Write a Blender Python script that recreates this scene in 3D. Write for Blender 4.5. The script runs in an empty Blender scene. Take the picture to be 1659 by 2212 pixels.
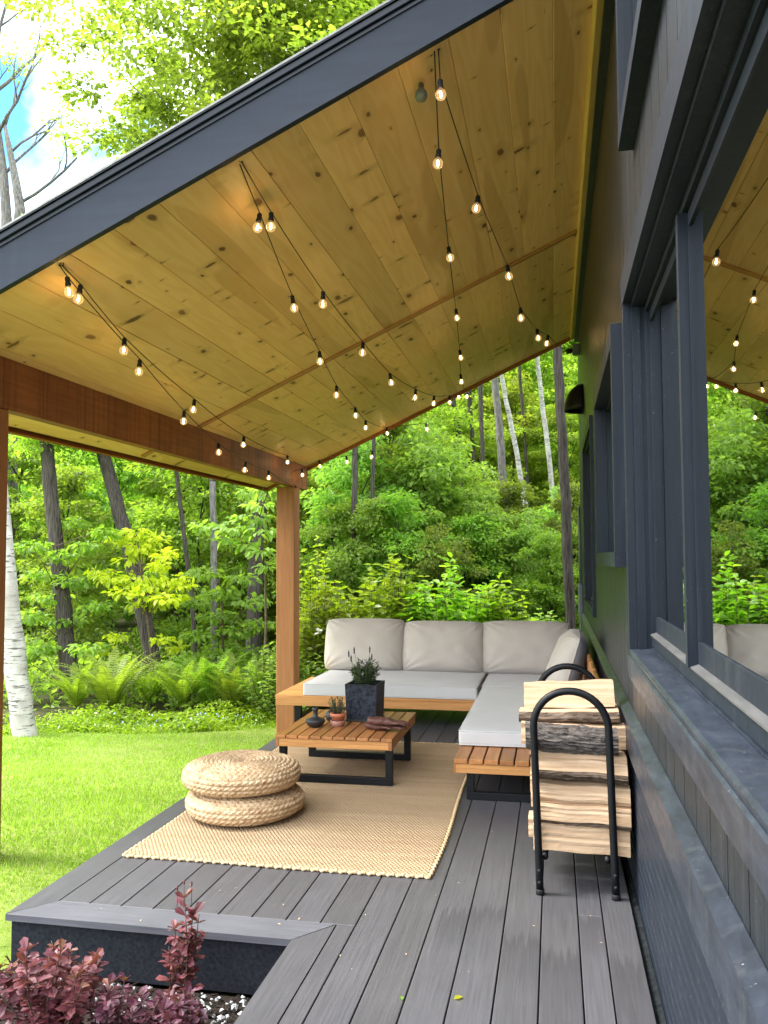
import bpy, bmesh, math, random
import numpy as np
from mathutils import Vector, Matrix
random.seed(7); RNG = np.random.default_rng(7)
scene = bpy.context.scene
COL = scene.collection
PI = math.pi
R = math.radians

# ------------------------------------------------------------------ camera
FPX = 1815.0; HC = 1.47
PSI, TH, RO = 0.199820759, 0.0536882053, -0.00469728681
fw = Vector((-math.sin(PSI) * math.cos(TH), math.cos(PSI) * math.cos(TH), math.sin(TH)))
r0 = Vector((math.cos(PSI), math.sin(PSI), 0)); u0 = r0.cross(fw)
rt = r0 * math.cos(RO) + u0 * math.sin(RO); up = -r0 * math.sin(RO) + u0 * math.cos(RO)
cam_d = bpy.data.cameras.new('camera'); cam = bpy.data.objects.new('camera', cam_d); COL.objects.link(cam)
cam.matrix_world = Matrix(((rt.x, up.x, -fw.x, 0), (rt.y, up.y, -fw.y, 0), (rt.z, up.z, -fw.z, HC), (0, 0, 0, 1)))
cam_d.sensor_fit = 'HORIZONTAL'; cam_d.sensor_width = 36.0; cam_d.lens = 36.0 * FPX / 1659.0
cam_d.clip_start = 0.05; cam_d.clip_end = 600
scene.camera = cam

def ray(x, y): return rt * ((x - 829.5) / FPX) + up * ((1106 - y) / FPX) + fw
def at(x, y, X=None, Y=None, Z=None):
    """the point of a plane X=, Y= or Z= that was measured at (x, y) of the 1659 x 2212 survey picture"""
    d = ray(x, y)
    t = X / d.x if X is not None else Y / d.y if Y is not None else (Z - HC) / d.z
    return Vector((0, 0, HC)) + d * t

# ------------------------------------------------------------------ materials
def N(nt, typ, ins=None, **props):
    n = nt.nodes.new('ShaderNode' + typ)
    for k, v in props.items(): setattr(n, k, v)
    for k, v in (ins or {}).items():
        s = n.inputs[k]
        if isinstance(v, bpy.types.NodeSocket): nt.links.new(v, s)
        elif hasattr(s.default_value, '__len__') and not hasattr(v, '__len__'): s.default_value = (v,) * len(s.default_value)
        elif hasattr(v, '__len__') and len(v) == 3 and len(s.default_value) == 4: s.default_value = (*v, 1)
        else: s.default_value = v
    return n
def ramp(nt, fac, stops, interp='LINEAR'):
    n = N(nt, 'ValToRGB', {'Fac': fac}); cr = n.color_ramp; cr.interpolation = interp
    while len(cr.elements) < len(stops): cr.elements.new(0.5)
    for e, (p, c) in zip(cr.elements, stops):
        e.position = p; e.color = (*c, 1) if hasattr(c, '__len__') else (c, c, c, 1)
    return n.outputs['Color']
def math_(nt, op, a, b=0.0, c=0.0, clamp=False):
    n = N(nt, 'Math', {0: a, 1: b, 2: c}, operation=op, use_clamp=clamp); return n.outputs[0]
def mix(nt, fac, a, b, mode='MIX'):
    n = N(nt, 'Mix', {0: fac, 6: a, 7: b}, data_type='RGBA', blend_type=mode); return n.outputs[2]
def noise(nt, vec, scale, detail=4, rough=0.55, dist=0.0, out='Fac'):
    return N(nt, 'TexNoise', {'Vector': vec, 'Scale': scale, 'Detail': detail, 'Roughness': rough, 'Distortion': dist}).outputs[out]
def coords(nt, scale=(1, 1, 1), island=0.0, loc=(0, 0, 0)):
    v = N(nt, 'TexCoord').outputs['Object']
    if island:
        ri = N(nt, 'NewGeometry').outputs['Random Per Island']
        o = N(nt, 'VectorMath', {0: v, 1: N(nt, 'CombineXYZ', {0: math_(nt, 'MULTIPLY', ri, island * 7.3), 1: math_(nt, 'MULTIPLY', ri, island * 13.7), 2: math_(nt, 'MULTIPLY', ri, island * 3.1)}).outputs[0]}, operation='ADD')
        v = o.outputs[0]
    return N(nt, 'Mapping', {'Vector': v, 'Scale': scale, 'Location': loc}).outputs[0]
def start(name):
    m = bpy.data.materials.new(name); m.use_nodes = True
    return m, m.node_tree, m.node_tree.nodes['Principled BSDF']
def setp(nt, b, **k):
    for n, v in k.items():
        s = b.inputs[n.replace('_', ' ')]
        if isinstance(v, bpy.types.NodeSocket): nt.links.new(v, s)
        elif hasattr(v, '__len__') and len(v) == 3 and len(s.default_value) == 4: s.default_value = (*v, 1)
        else: s.default_value = v
def bump(nt, b, h, strength=0.4, dist=0.01):
    n = N(nt, 'Bump', {'Height': h, 'Strength': strength, 'Distance': dist})
    nt.links.new(n.outputs[0], b.inputs['Normal'])
def pmat(name, lo, hi, rough=0.6, spec=0.4, scale=(1, 1, 1), ns=10, detail=5, bmp=0.0, bd=0.005, isl=0.0, contrast=0.25, metallic=0.0, fine=0.0, coat=0.0, rvar=0.0, speck=0.0):
    """one general surface: noise between two tones (scale stretches the grain), tone per island, bump"""
    m, nt, b = start(name)
    v = coords(nt, scale, 1.0 if isl else 0.0)
    f = noise(nt, v, ns, detail)
    c = ramp(nt, f, [(0.5 - contrast, lo), (0.5 + contrast, hi)])
    if isl:
        ri = N(nt, 'NewGeometry').outputs['Random Per Island']
        k = math_(nt, 'MULTIPLY_ADD', ri, 2 * isl, 1 - isl)
        c = mix(nt, 1.0, c, N(nt, 'CombineXYZ', {0: k, 1: k, 2: k}).outputs[0], 'MULTIPLY')
    if fine:
        g = noise(nt, coords(nt, scale), ns * 9, 3)
        k = math_(nt, 'MULTIPLY_ADD', g, 2 * fine, 1 - fine)
        c = mix(nt, 1.0, c, N(nt, 'CombineXYZ', {0: k, 1: k, 2: k}).outputs[0], 'MULTIPLY')
    if speck:
        sv = coords(nt)
        sp = math_(nt, 'MULTIPLY', math_(nt, 'GREATER_THAN', noise(nt, sv, 120, 2, 0.5), 0.725), math_(nt, 'GREATER_THAN', noise(nt, sv, 7, 4, 0.6), 0.50))
        c = mix(nt, math_(nt, 'MULTIPLY', sp, speck), c, (0.30, 0.32, 0.33, 1))
        run = noise(nt, N(nt, 'Mapping', {'Vector': sv, 'Scale': (9, 9, 0.5)}).outputs[0], 2.0, 5)
        c = mix(nt, math_(nt, 'MULTIPLY', ramp(nt, run, [(0.55, 0.0), (0.75, 1.0)]), speck * 0.35), c, (0.10, 0.105, 0.11, 1))
    setp(nt, b, Base_Color=c, Roughness=rough, Specular_IOR_Level=spec, Metallic=metallic)
    if rvar: setp(nt, b, Roughness=math_(nt, 'MULTIPLY_ADD', noise(nt, v, ns * 2.3, 4), rvar, rough - rvar / 2))
    if coat: setp(nt, b, Coat_Weight=coat, Coat_Roughness=0.15)
    if bmp: bump(nt, b, f, bmp, bd)
    return m
def leafmat(name, c1, c2, c3, trans=0.45, rough=0.45, spec=0.35, tc=1.75):
    """leaves: tone by leaf, by patch and by plant; light passes through them"""
    m, nt, b = start(name)
    ri = N(nt, 'NewGeometry').outputs['Random Per Island']
    patch = noise(nt, N(nt, 'TexCoord').outputs['Object'], 0.9, 2)
    f = math_(nt, 'ADD', math_(nt, 'MULTIPLY', ri, 0.55), math_(nt, 'MULTIPLY_ADD', patch, 1.1, -0.32), clamp=True)
    oi = N(nt, 'ObjectInfo').outputs['Random']
    c = ramp(nt, f, [(0.0, c1), (0.5, c2), (1.0, c3)])
    hs = N(nt, 'HueSaturation', {'Hue': math_(nt, 'MULTIPLY_ADD', oi, 0.05, 0.468), 'Value': math_(nt, 'MULTIPLY_ADD', oi, 0.7, 0.75), 'Color': c}).outputs[0]
    setp(nt, b, Base_Color=hs, Roughness=rough, Specular_IOR_Level=spec)
    tcol = mix(nt, 1.0, hs, (tc * 1.0, tc * 1.05, tc * 0.45, 1), 'MULTIPLY')
    t = N(nt, 'BsdfTranslucent', {'Color': tcol})
    ms = N(nt, 'MixShader', {0: trans, 1: b.outputs[0], 2: t.outputs[0]})
    nt.links.new(ms.outputs[0], nt.nodes['Material Output'].inputs[0])
    return m

MT = {}
NAVY = (0.0085, 0.0120, 0.0190); NAVY2 = (0.0160, 0.0215, 0.0320)
MT['siding'] = pmat('rough sawn navy siding', (0.0045, 0.0065, 0.0100), (0.0140, 0.0185, 0.0260), 0.40, 0.46, (18, 18, 0.55), 5, 8, 0.6, 0.004, fine=0.35, rvar=0.4, speck=0.4)
MT['trim'] = pmat('navy painted trim', NAVY, NAVY2, 0.46, 0.2, (10, 0.7, 10), 4, 6, 0.25, 0.002, fine=0.18, rvar=0.2, speck=0.35)
MT['trimz'] = pmat('navy painted upright trim', NAVY, NAVY2, 0.46, 0.2, (14, 14, 0.6), 4, 6, 0.3, 0.002, fine=0.18, rvar=0.2, speck=0.35)
MT['sill'] = pmat('worn navy sill', (0.010, 0.0138, 0.0215), (0.030, 0.0375, 0.054), 0.36, 0.4, (4, 1.2, 4), 5, 8, 0.3, 0.002, fine=0.22, rvar=0.3, speck=0.6)
MT['fascia'] = pmat('navy fascia paint', (0.0165, 0.0230, 0.0370), (0.0225, 0.0305, 0.0480), 0.5, 0.18, (1, 8, 8), 2.5, 6, 0.2, 0.002, fine=0.10, rvar=0.15, speck=0.12)
MT['drip'] = pmat('dark metal drip edge', (0.005, 0.009, 0.017), (0.009, 0.015, 0.026), 0.35, 0.25, ns=3)
MT['shingle'] = pmat('grey roofing', (0.22, 0.22, 0.22), (0.36, 0.36, 0.36), 0.85, 0.2, ns=30, bmp=0.4)
MT['black'] = pmat('black powder coated steel', (0.0035, 0.004, 0.005), (0.006, 0.0068, 0.0085), 0.45, 0.22, ns=60, bmp=0.05, bd=0.001)
MT['rubber'] = pmat('black rubber', (0.008, 0.008, 0.009), (0.014, 0.014, 0.015), 0.7, 0.3, ns=40)
MT['greybox'] = pmat('grey electrical box', (0.10, 0.12, 0.12), (0.15, 0.17, 0.17), 0.5, 0.4, ns=12)
MT['strip'] = pmat('pale glazing strip', (0.055, 0.055, 0.056), (0.10, 0.10, 0.10), 0.4, 0.5, (6, 1, 6), 6)
MT['post'] = pmat('brown stained cedar', (0.24, 0.092, 0.032), (0.39, 0.165, 0.060), 0.6, 0.3, (9, 9, 0.5), 4, 7, 0.35, 0.004, fine=0.2)
MT['beam'] = pmat('dark stained beam', (0.22, 0.075, 0.025), (0.37, 0.135, 0.045), 0.6, 0.3, (9, 0.6, 9), 3.5, 8, 0.35, 0.004, fine=0.3)
MT['batten'] = pmat('cedar batten', (0.40, 0.19, 0.075), (0.52, 0.27, 0.11), 0.6, 0.3, (0.7, 8, 8), 4, 6, 0.2, 0.003, fine=0.15)
MT['yellowtrim'] = pmat('pale pine trim', (0.50, 0.33, 0.10), (0.66, 0.46, 0.17), 0.6, 0.3, (8, 0.7, 8), 3, 6, 0.2, 0.002, fine=0.12)
MT['teak'] = pmat('oiled acacia slat', (0.24, 0.095, 0.030), (0.42, 0.185, 0.060), 0.42, 0.4, (9, 0.8, 9), 4, 7, 0.2, 0.002, isl=0.22, fine=0.2)
MT['teakx'] = pmat('oiled acacia rail', (0.38, 0.17, 0.052), (0.54, 0.27, 0.088), 0.45, 0.4, (0.8, 9, 9), 4, 7, 0.2, 0.002, isl=0.1, fine=0.15)
MT['teakg'] = pmat('oiled acacia end grain', (0.22, 0.09, 0.03), (0.36, 0.16, 0.06), 0.6, 0.3, ns=30)
MT['pot'] = pmat('black terrazzo pot', (0.005, 0.007, 0.012), (0.028, 0.034, 0.048), 0.55, 0.2, ns=46, detail=5, bmp=0.25, bd=0.003, contrast=0.12)
MT['clay'] = pmat('terracotta', (0.42, 0.14, 0.07), (0.56, 0.21, 0.11), 0.75, 0.25, ns=14)
MT['clayp'] = pmat('pale dusty terracotta', (0.42, 0.22, 0.17), (0.55, 0.33, 0.26), 0.8, 0.2, ns=14)
MT['vase'] = pmat('matt black ceramic', (0.012, 0.012, 0.014), (0.022, 0.022, 0.025), 0.5, 0.45, ns=20)
MT['soil'] = pmat('potting soil', (0.02, 0.014, 0.010), (0.06, 0.042, 0.03), 0.95, 0.1, ns=60, bmp=0.8, bd=0.01)
MT['leather'] = pmat('dark brown leather', (0.060, 0.022, 0.016), (0.135, 0.055, 0.040), 0.55, 0.4, ns=16, bmp=0.5, bd=0.004)
MT['bark'] = pmat('firewood bark', (0.055, 0.038, 0.028), (0.21, 0.155, 0.115), 0.9, 0.15, (2.2, 9, 9), 4.5, 8, 1.0, 0.03, contrast=0.17)
MT['barkgrey'] = pmat('grey firewood bark', (0.045, 0.038, 0.034), (0.19, 0.165, 0.15), 0.9, 0.15, (3.2, 9, 9), 5, 8, 1.0, 0.03, contrast=0.16)
MT['split'] = pmat('split firewood', (0.36, 0.225, 0.125), (0.64, 0.47, 0.315), 0.75, 0.2, (0.7, 22, 22), 3.0, 9, 0.5, 0.006, fine=0.10, contrast=0.26)
MT['endgrain'] = pmat('sawn log end', (0.46, 0.31, 0.18), (0.66, 0.48, 0.31), 0.8, 0.2, ns=26, bmp=0.2)
MT['treebark'] = pmat('dark forest bark', (0.024, 0.021, 0.018), (0.115, 0.102, 0.090), 0.9, 0.15, (13, 13, 1.3), 3.2, 8, 1.0, 0.05, contrast=0.2)
MT['treebarkgrey'] = pmat('grey forest bark', (0.070, 0.068, 0.062), (0.215, 0.208, 0.192), 0.9, 0.15, (9, 9, 2.0), 3.5, 8, 1.0, 0.04, contrast=0.2)
MT['stem'] = pmat('woody stem', (0.06, 0.04, 0.03), (0.14, 0.10, 0.07), 0.85, 0.15, ns=30)
MT['gstem'] = pmat('green stem', (0.06, 0.10, 0.03), (0.10, 0.16, 0.05), 0.7, 0.2, ns=30)
MT['cable'] = pmat('black light cable', (0.007, 0.007, 0.008), (0.012, 0.012, 0.013), 0.6, 0.3, ns=30)
MT['white'] = pmat('white petals', (0.70, 0.70, 0.62), (0.82, 0.82, 0.76), 0.6, 0.2, ns=20)
MT['blue'] = pmat('pale blue petals', (0.20, 0.32, 0.62), (0.34, 0.48, 0.78), 0.6, 0.2, ns=20)
MT['stone'] = pmat('white marble chip', (0.26, 0.27, 0.27), (0.52, 0.53, 0.53), 0.6, 0.3, ns=8, isl=0.3)
MT['mulch'] = pmat('dark mulch', (0.012, 0.010, 0.009), (0.055, 0.042, 0.034), 0.95, 0.1, ns=40, detail=8, bmp=1.0, bd=0.02, isl=0.4)
MT['litter'] = pmat('forest floor litter', (0.018, 0.020, 0.009), (0.075, 0.075, 0.032), 0.95, 0.1, ns=3, detail=10, bmp=1.0, bd=0.05)
MT['turf'] = pmat('lawn turf', (0.10, 0.14, 0.025), (0.24, 0.29, 0.07), 0.9, 0.1, ns=2.2, detail=10, bmp=0.8, bd=0.03)
MT['interior'] = pmat('dark room', (0.01, 0.01, 0.011), (0.016, 0.016, 0.018), 0.9, 0.1, ns=3)
MT['flash'] = pmat('gritty dark flashing', (0.005, 0.006, 0.007), (0.022, 0.026, 0.029), 0.9, 0.05, ns=45, detail=8, bmp=0.5)
MT['skirt'] = pmat('speckled charcoal skirting', (0.007, 0.009, 0.013), (0.026, 0.029, 0.035), 0.75, 0.12, (1, 1, 1), 70, 3, 0.3, 0.003)
MT['seam'] = pmat('grey piping', (0.30, 0.29, 0.28), (0.36, 0.35, 0.34), 0.9, 0.1, ns=60)
MT['lavender'] = pmat('lavender buds', (0.03, 0.03, 0.05), (0.08, 0.07, 0.11), 0.8, 0.2, ns=30)

def fabric(name, lo, hi):
    m, nt, b = start(name)
    v = coords(nt)
    w = noise(nt, v, 340, 2)
    big = noise(nt, v, 5, 3)
    c = ramp(nt, math_(nt, 'ADD', math_(nt, 'MULTIPLY', w, 0.6), math_(nt, 'MULTIPLY', big, 0.4)), [(0.3, lo), (0.7, hi)])
    setp(nt, b, Base_Color=c, Roughness=0.9, Specular_IOR_Level=0.12, Sheen_Weight=0.15)
    h = math_(nt, 'ADD', math_(nt, 'MULTIPLY', w, 0.05), math_(nt, 'MULTIPLY', noise(nt, v, 7, 2, 0.5, 0.4), 0.25))
    bump(nt, b, h, 0.35, 0.012)
    return m
MT['seatfab'] = fabric('light grey seat fabric', (0.44, 0.44, 0.435), (0.54, 0.54, 0.535))
MT['backfab'] = fabric('warm grey cushion fabric', (0.41, 0.370, 0.325), (0.51, 0.465, 0.415))
MT['darkfab'] = fabric('charcoal cushion fabric', (0.11, 0.115, 0.125), (0.16, 0.165, 0.175))

def deckmat(name, lo, hi, axis):
    m, nt, b = start(name)
    s = (44, 1.1, 44) if axis == 'Y' else (1.1, 44, 44)
    v = coords(nt, s, 1.0)
    g = noise(nt, v, 3.0, 7, 0.65)
    blot = noise(nt, coords(nt, (1, 1, 1), 0.6), 2.6, 6, 0.6)
    c = ramp(nt, math_(nt, 'ADD', math_(nt, 'MULTIPLY', g, 0.7), math_(nt, 'MULTIPLY', blot, 0.35)), [(0.34, lo), (0.72, hi)])
    ri = N(nt, 'NewGeometry').outputs['Random Per Island']
    k = math_(nt, 'MULTIPLY_ADD', ri, 0.20, 0.90)
    c = mix(nt, 1.0, c, N(nt, 'CombineXYZ', {0: k, 1: k, 2: math_(nt, 'MULTIPLY_ADD', ri, 0.24, 0.88)}).outputs[0], 'MULTIPLY')
    # damp stains: ragged tongues along the grain, a few boards only
    xyz = N(nt, 'SeparateXYZ', {0: N(nt, 'TexCoord').outputs['Object']})
    jag = noise(nt, coords(nt, (70, 0.5, 1)), 1.0, 3)
    edge = math_(nt, 'ADD', math_(nt, 'MULTIPLY_ADD', jag, 0.42, 3.25), math_(nt, 'MULTIPLY', math_(nt, 'SUBTRACT', ri, 0.5), 0.55))
    dy = math_(nt, 'SUBTRACT', edge, xyz.outputs[1])
    wet = math_(nt, 'MULTIPLY', math_(nt, 'MULTIPLY', dy, 16.0, clamp=True), math_(nt, 'MULTIPLY_ADD', dy, -1.8, 1.0, clamp=True), clamp=True)
    wet = math_(nt, 'MULTIPLY', wet, math_(nt, 'GREATER_THAN', xyz.outputs[0], -0.48))
    c = mix(nt, math_(nt, 'MULTIPLY', wet, 0.50), c, (0.022, 0.022, 0.026, 1))
    # dried splash marks
    sp = noise(nt, coords(nt, (1, 1, 1)), 9, 6, 0.7)
    spm = math_(nt, 'MULTIPLY', math_(nt, 'GREATER_THAN', sp, 0.71), 0.30)
    c = mix(nt, spm, c, (0.26, 0.26, 0.27, 1))
    setp(nt, b, Base_Color=c, Roughness=math_(nt, 'MULTIPLY_ADD', g, 0.2, 0.42), Specular_IOR_Level=0.4)
    bump(nt, b, g, 0.25, 0.004)
    return m
MT['deckY'] = deckmat('grey composite deck board', (0.044, 0.0435, 0.049), (0.078, 0.0765, 0.083), 'Y')
MT['deckX'] = deckmat('light grey composite nosing', (0.058, 0.059, 0.070), (0.112, 0.114, 0.130), 'X')

def pine():
    m, nt, b = start('knotty pine ceiling')
    geo = N(nt, 'NewGeometry'); ri = geo.outputs['Random Per Island']
    raw = N(nt, 'TexCoord').outputs['Object']
    off = N(nt, 'CombineXYZ', {0: math_(nt, 'MULTIPLY', ri, 17.0), 1: math_(nt, 'MULTIPLY', ri, 91.0), 2: math_(nt, 'MULTIPLY', ri, 5.0)}).outputs[0]
    v = N(nt, 'VectorMath', {0: raw, 1: off}, operation='ADD').outputs[0]
    flat = N(nt, 'Mapping', {'Vector': v, 'Scale': (1, 1, 0.0)}).outputs[0]
    # knots
    kv = N(nt, 'Mapping', {'Vector': flat, 'Scale': (5.4, 2.7, 1)}).outputs[0]
    kv = N(nt, 'VectorMath', {0: kv, 1: N(nt, 'VectorMath', {0: noise(nt, flat, 9, 2, out='Color'), 1: (0.16, 0.16, 0)}, operation='MULTIPLY').outputs[0]}, operation='ADD').outputs[0]
    def knots(vec, lo_, var, thr):
        vo = N(nt, 'TexVoronoi', {'Vector': vec, 'Scale': 1.0, 'Randomness': 1.0}, voronoi_dimensions='2D')
        sel = N(nt, 'SeparateColor', {0: vo.outputs['Color']})
        size = math_(nt, 'MULTIPLY_ADD', math_(nt, 'POWER', sel.outputs[0], 2.2), var, lo_)
        keep_ = math_(nt, 'GREATER_THAN', sel.outputs[1], thr); q_ = math_(nt, 'DIVIDE', vo.outputs['Distance'], size)
        core_ = math_(nt, 'MULTIPLY', math_(nt, 'MULTIPLY_ADD', math_(nt, 'SUBTRACT', 1.15, q_, clamp=True), 2.2, 0.0, clamp=True), keep_, clamp=True)
        halo_ = math_(nt, 'MULTIPLY', math_(nt, 'MULTIPLY_ADD', q_, -0.26, 1.0, clamp=True), keep_)
        return core_, halo_, sel.outputs[2]
    c1, h1, t1 = knots(kv, 0.026, 0.105, 0.60)
    sv = N(nt, 'Mapping', {'Vector': flat, 'Scale': (2.3, 5.6, 1), 'Location': (3.3, 1.7, 0)}).outputs[0]
    sv = N(nt, 'VectorMath', {0: sv, 1: N(nt, 'VectorMath', {0: noise(nt, flat, 11, 2, out='Color'), 1: (0.12, 0.2, 0)}, operation='MULTIPLY').outputs[0]}, operation='ADD').outputs[0]
    c2, h2, t2 = knots(sv, 0.026, 0.140, 0.66)
    core = math_(nt, 'MAXIMUM', c1, c2); halo = math_(nt, 'MAXIMUM', h1, h2)
    ktone = mix(nt, t1, (0.085, 0.030, 0.016, 1), (0.27, 0.105, 0.045, 1))
    # grain that flows round the knots
    gv = N(nt, 'Mapping', {'Vector': flat, 'Scale': (5.0, 0.45, 1)}).outputs[0]
    n1 = noise(nt, gv, 1.0, 2, 0.5)
    ph = math_(nt, 'ADD', math_(nt, 'MULTIPLY', n1, 58), math_(nt, 'MULTIPLY', halo, 5.0))
    rings = math_(nt, 'MULTIPLY_ADD', math_(nt, 'SINE', ph), 0.5, 0.5)
    fine = noise(nt, N(nt, 'Mapping', {'Vector': flat, 'Scale': (90, 2.2, 1)}).outputs[0], 1.0, 4)
    broad = noise(nt, N(nt, 'Mapping', {'Vector': flat, 'Scale': (3.4, 0.32, 1)}).outputs[0], 1.0, 1)
    f = math_(nt, 'ADD', math_(nt, 'MULTIPLY', rings, 0.20), math_(nt, 'MULTIPLY', fine, 0.35))
    c = ramp(nt, f, [(0.10, (0.89, 0.58, 0.285)), (0.50, (0.81, 0.475, 0.20))])
    heart = ramp(nt, broad, [(0.585, 0.0), (0.60, 1.0)])
    hk = math_(nt, 'MULTIPLY', heart, math_(nt, 'MULTIPLY', math_(nt, 'GREATER_THAN', math_(nt, 'FRACT', math_(nt, 'MULTIPLY', ri, 37.0)), 0.45), 0.38))
    c = mix(nt, hk, c, (0.52, 0.27, 0.095, 1))
    k = math_(nt, 'MULTIPLY_ADD', ri, 0.24, 0.88)
    c = mix(nt, 1.0, c, N(nt, 'CombineXYZ', {0: k, 1: k, 2: k}).outputs[0], 'MULTIPLY')
    c = mix(nt, math_(nt, 'MULTIPLY', halo, 0.40), c, (0.40, 0.20, 0.07, 1))
    c = mix(nt, math_(nt, 'MULTIPLY', core, 0.92), c, ktone)
    # pitch streaks
    st = noise(nt, N(nt, 'Mapping', {'Vector': flat, 'Scale': (26, 1.3, 1)}).outputs[0], 1.0, 3)
    c = mix(nt, math_(nt, 'MULTIPLY', math_(nt, 'GREATER_THAN', st, 0.735), 0.55), c, (0.22, 0.10, 0.04, 1))
    setp(nt, b, Base_Color=c, Roughness=0.5, Specular_IOR_Level=0.35)
    bump(nt, b, f, 0.12, 0.003)
    return m
MT['pine'] = pine()

def jute(name, period, lo, hi):
    m, nt, b = start(name)
    v = N(nt, 'TexCoord').outputs['Object']
    v2 = N(nt, 'VectorMath', {0: v, 1: N(nt, 'VectorMath', {0: noise(nt, v, 26, 3, out='Color'), 1: (0.010, 0.010, 0)}, operation='MULTIPLY').outputs[0]}, operation='ADD').outputs[0]
    s = N(nt, 'SeparateXYZ', {0: v2})
    a = math_(nt, 'MULTIPLY', s.outputs[0], PI / period); c_ = math_(nt, 'MULTIPLY', s.outputs[1], PI / (period * 0.8))
    # slanted basket stitch
    w1 = math_(nt, 'ABSOLUTE', math_(nt, 'SINE', c_))
    w2 = math_(nt, 'ABSOLUTE', math_(nt, 'SINE', math_(nt, 'ADD', a, math_(nt, 'MULTIPLY', math_(nt, 'FLOOR', math_(nt, 'DIVIDE', c_, PI)), PI / 2))))
    h = math_(nt, 'MULTIPLY', math_(nt, 'POWER', w1, 0.6), math_(nt, 'MULTIPLY_ADD', w2, 0.75, 0.25))
    fib = noise(nt, v, 130, 3)
    band = noise(nt, N(nt, 'Mapping', {'Vector': v, 'Scale': (0.5, 6, 1)}).outputs[0], 2.0, 3)
    f = math_(nt, 'ADD', math_(nt, 'MULTIPLY', fib, 0.5), math_(nt, 'MULTIPLY', band, 0.5))
    c = ramp(nt, f, [(0.33, lo), (0.68, hi)])
    c = mix(nt, math_(nt, 'MULTIPLY', math_(nt, 'SUBTRACT', 0.60, h, clamp=True), 1.5, clamp=True), c, (lo[0] * 0.45, lo[1] * 0.4, lo[2] * 0.33, 1))  # crevices of the weave darkened in the colour, shade between stitches painted in
    setp(nt, b, Base_Color=c, Roughness=0.9, Specular_IOR_Level=0.12)
    bump(nt, b, math_(nt, 'ADD', h, math_(nt, 'MULTIPLY', fib, 0.3)), 0.9, 0.008)
    return m
MT['jute'] = jute('woven jute', 0.021, (0.34, 0.235, 0.138), (0.51, 0.385, 0.245))
MT['braid'] = pmat('jute braid', (0.40, 0.28, 0.14), (0.62, 0.47, 0.28), 0.9, 0.1, ns=70, bmp=0.6, bd=0.004)
def strawmat():
    m, nt, b = start('braided banana leaf')
    v = coords(nt)
    a = noise(nt, v, 34, 4, 0.6); c2 = noise(nt, N(nt, 'Mapping', {'Vector': v, 'Scale': (1, 1, 5)}).outputs[0], 9, 3)
    c = ramp(nt, math_(nt, 'ADD', math_(nt, 'MULTIPLY', a, 0.65), math_(nt, 'MULTIPLY', c2, 0.35)), [(0.30, (0.20, 0.105, 0.050)), (0.46, (0.42, 0.285, 0.160)), (0.68, (0.60, 0.47, 0.305))])
    setp(nt, b, Base_Color=c, Roughness=0.65, Specular_IOR_Level=0.3)
    bump(nt, b, noise(nt, v, 160, 3), 0.5, 0.003)
    return m
MT['straw'] = strawmat()
def birchmat():
    m, nt, b = start('birch bark')
    v = coords(nt, (2.0, 2.0, 16)); d = noise(nt, v, 2.6, 6, 0.6)
    pat = noise(nt, coords(nt, (1, 1, 0.8)), 2.3, 4)
    base = ramp(nt, noise(nt, coords(nt), 7, 5), [(0.3, (0.30, 0.295, 0.28)), (0.7, (0.56, 0.555, 0.53))])
    dash = ramp(nt, d, [(0.555, 0.0), (0.61, 1.0)])
    c = mix(nt, math_(nt, 'MULTIPLY', dash, 0.85), base, (0.045, 0.038, 0.034, 1))
    c = mix(nt, ramp(nt, pat, [(0.56, 0.0), (0.66, 0.75)]), c, (0.30, 0.28, 0.25, 1))
    setp(nt, b, Base_Color=c, Roughness=0.7, Specular_IOR_Level=0.25)
    bump(nt, b, d, 0.5, 0.01)
    return m
MT['birch'] = birchmat()
def glassmat():
    m, nt, b = start('reflective window glass')
    setp(nt, b, Base_Color=(0.66, 0.70, 0.70), Metallic=1.0, Roughness=0.012)
    return m
MT['glass'] = glassmat()
def bulbglass():
    m, nt, b = start('clear bulb glass')
    fr = N(nt, 'LayerWeight', {'Blend': 0.32}).outputs['Facing']
    tr = N(nt, 'BsdfTransparent', {'Color': (1.0, 0.93, 0.80, 1)}); gl = N(nt, 'BsdfGlossy', {'Color': (1, 0.92, 0.8, 1), 'Roughness': 0.05})
    ms = N(nt, 'MixShader', {0: math_(nt, 'MULTIPLY_ADD', fr, 0.55, 0.06), 1: tr.outputs[0], 2: gl.outputs[0]})
    em = N(nt, 'Emission', {'Color': (1.0, 0.62, 0.28, 1), 'Strength': math_(nt, 'MULTIPLY_ADD', fr, 0.05, 0.05)})
    ad = N(nt, 'AddShader', {0: ms.outputs[0], 1: em.outputs[0]})
    nt.links.new(ad.outputs[0], nt.nodes['Material Output'].inputs[0])
    return m
MT['bulb'] = bulbglass()
def emis(name, col, s):
    m, nt, b = start(name); e = N(nt, 'Emission', {'Color': (*col, 1), 'Strength': s})
    nt.links.new(e.outputs[0], nt.nodes['Material Output'].inputs[0]); return m
MT['filament'] = emis('glowing filament', (1.0, 0.66, 0.30), 28.0)
MT['leafA'] = leafmat('maple leaves', (0.100, 0.180, 0.028), (0.170, 0.285, 0.046), (0.255, 0.380, 0.072), 0.60)
MT['leafB'] = leafmat('understory leaves', (0.080, 0.145, 0.022), (0.145, 0.240, 0.034), (0.220, 0.315, 0.048), 0.55)
MT['leafC'] = leafmat('vine leaves', (0.095, 0.160, 0.032), (0.170, 0.265, 0.052), (0.270, 0.365, 0.088), 0.55)
MT['leafG'] = leafmat('far woodland leaves', (0.110, 0.180, 0.028), (0.200, 0.300, 0.045), (0.310, 0.400, 0.075), 0.60)
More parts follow.
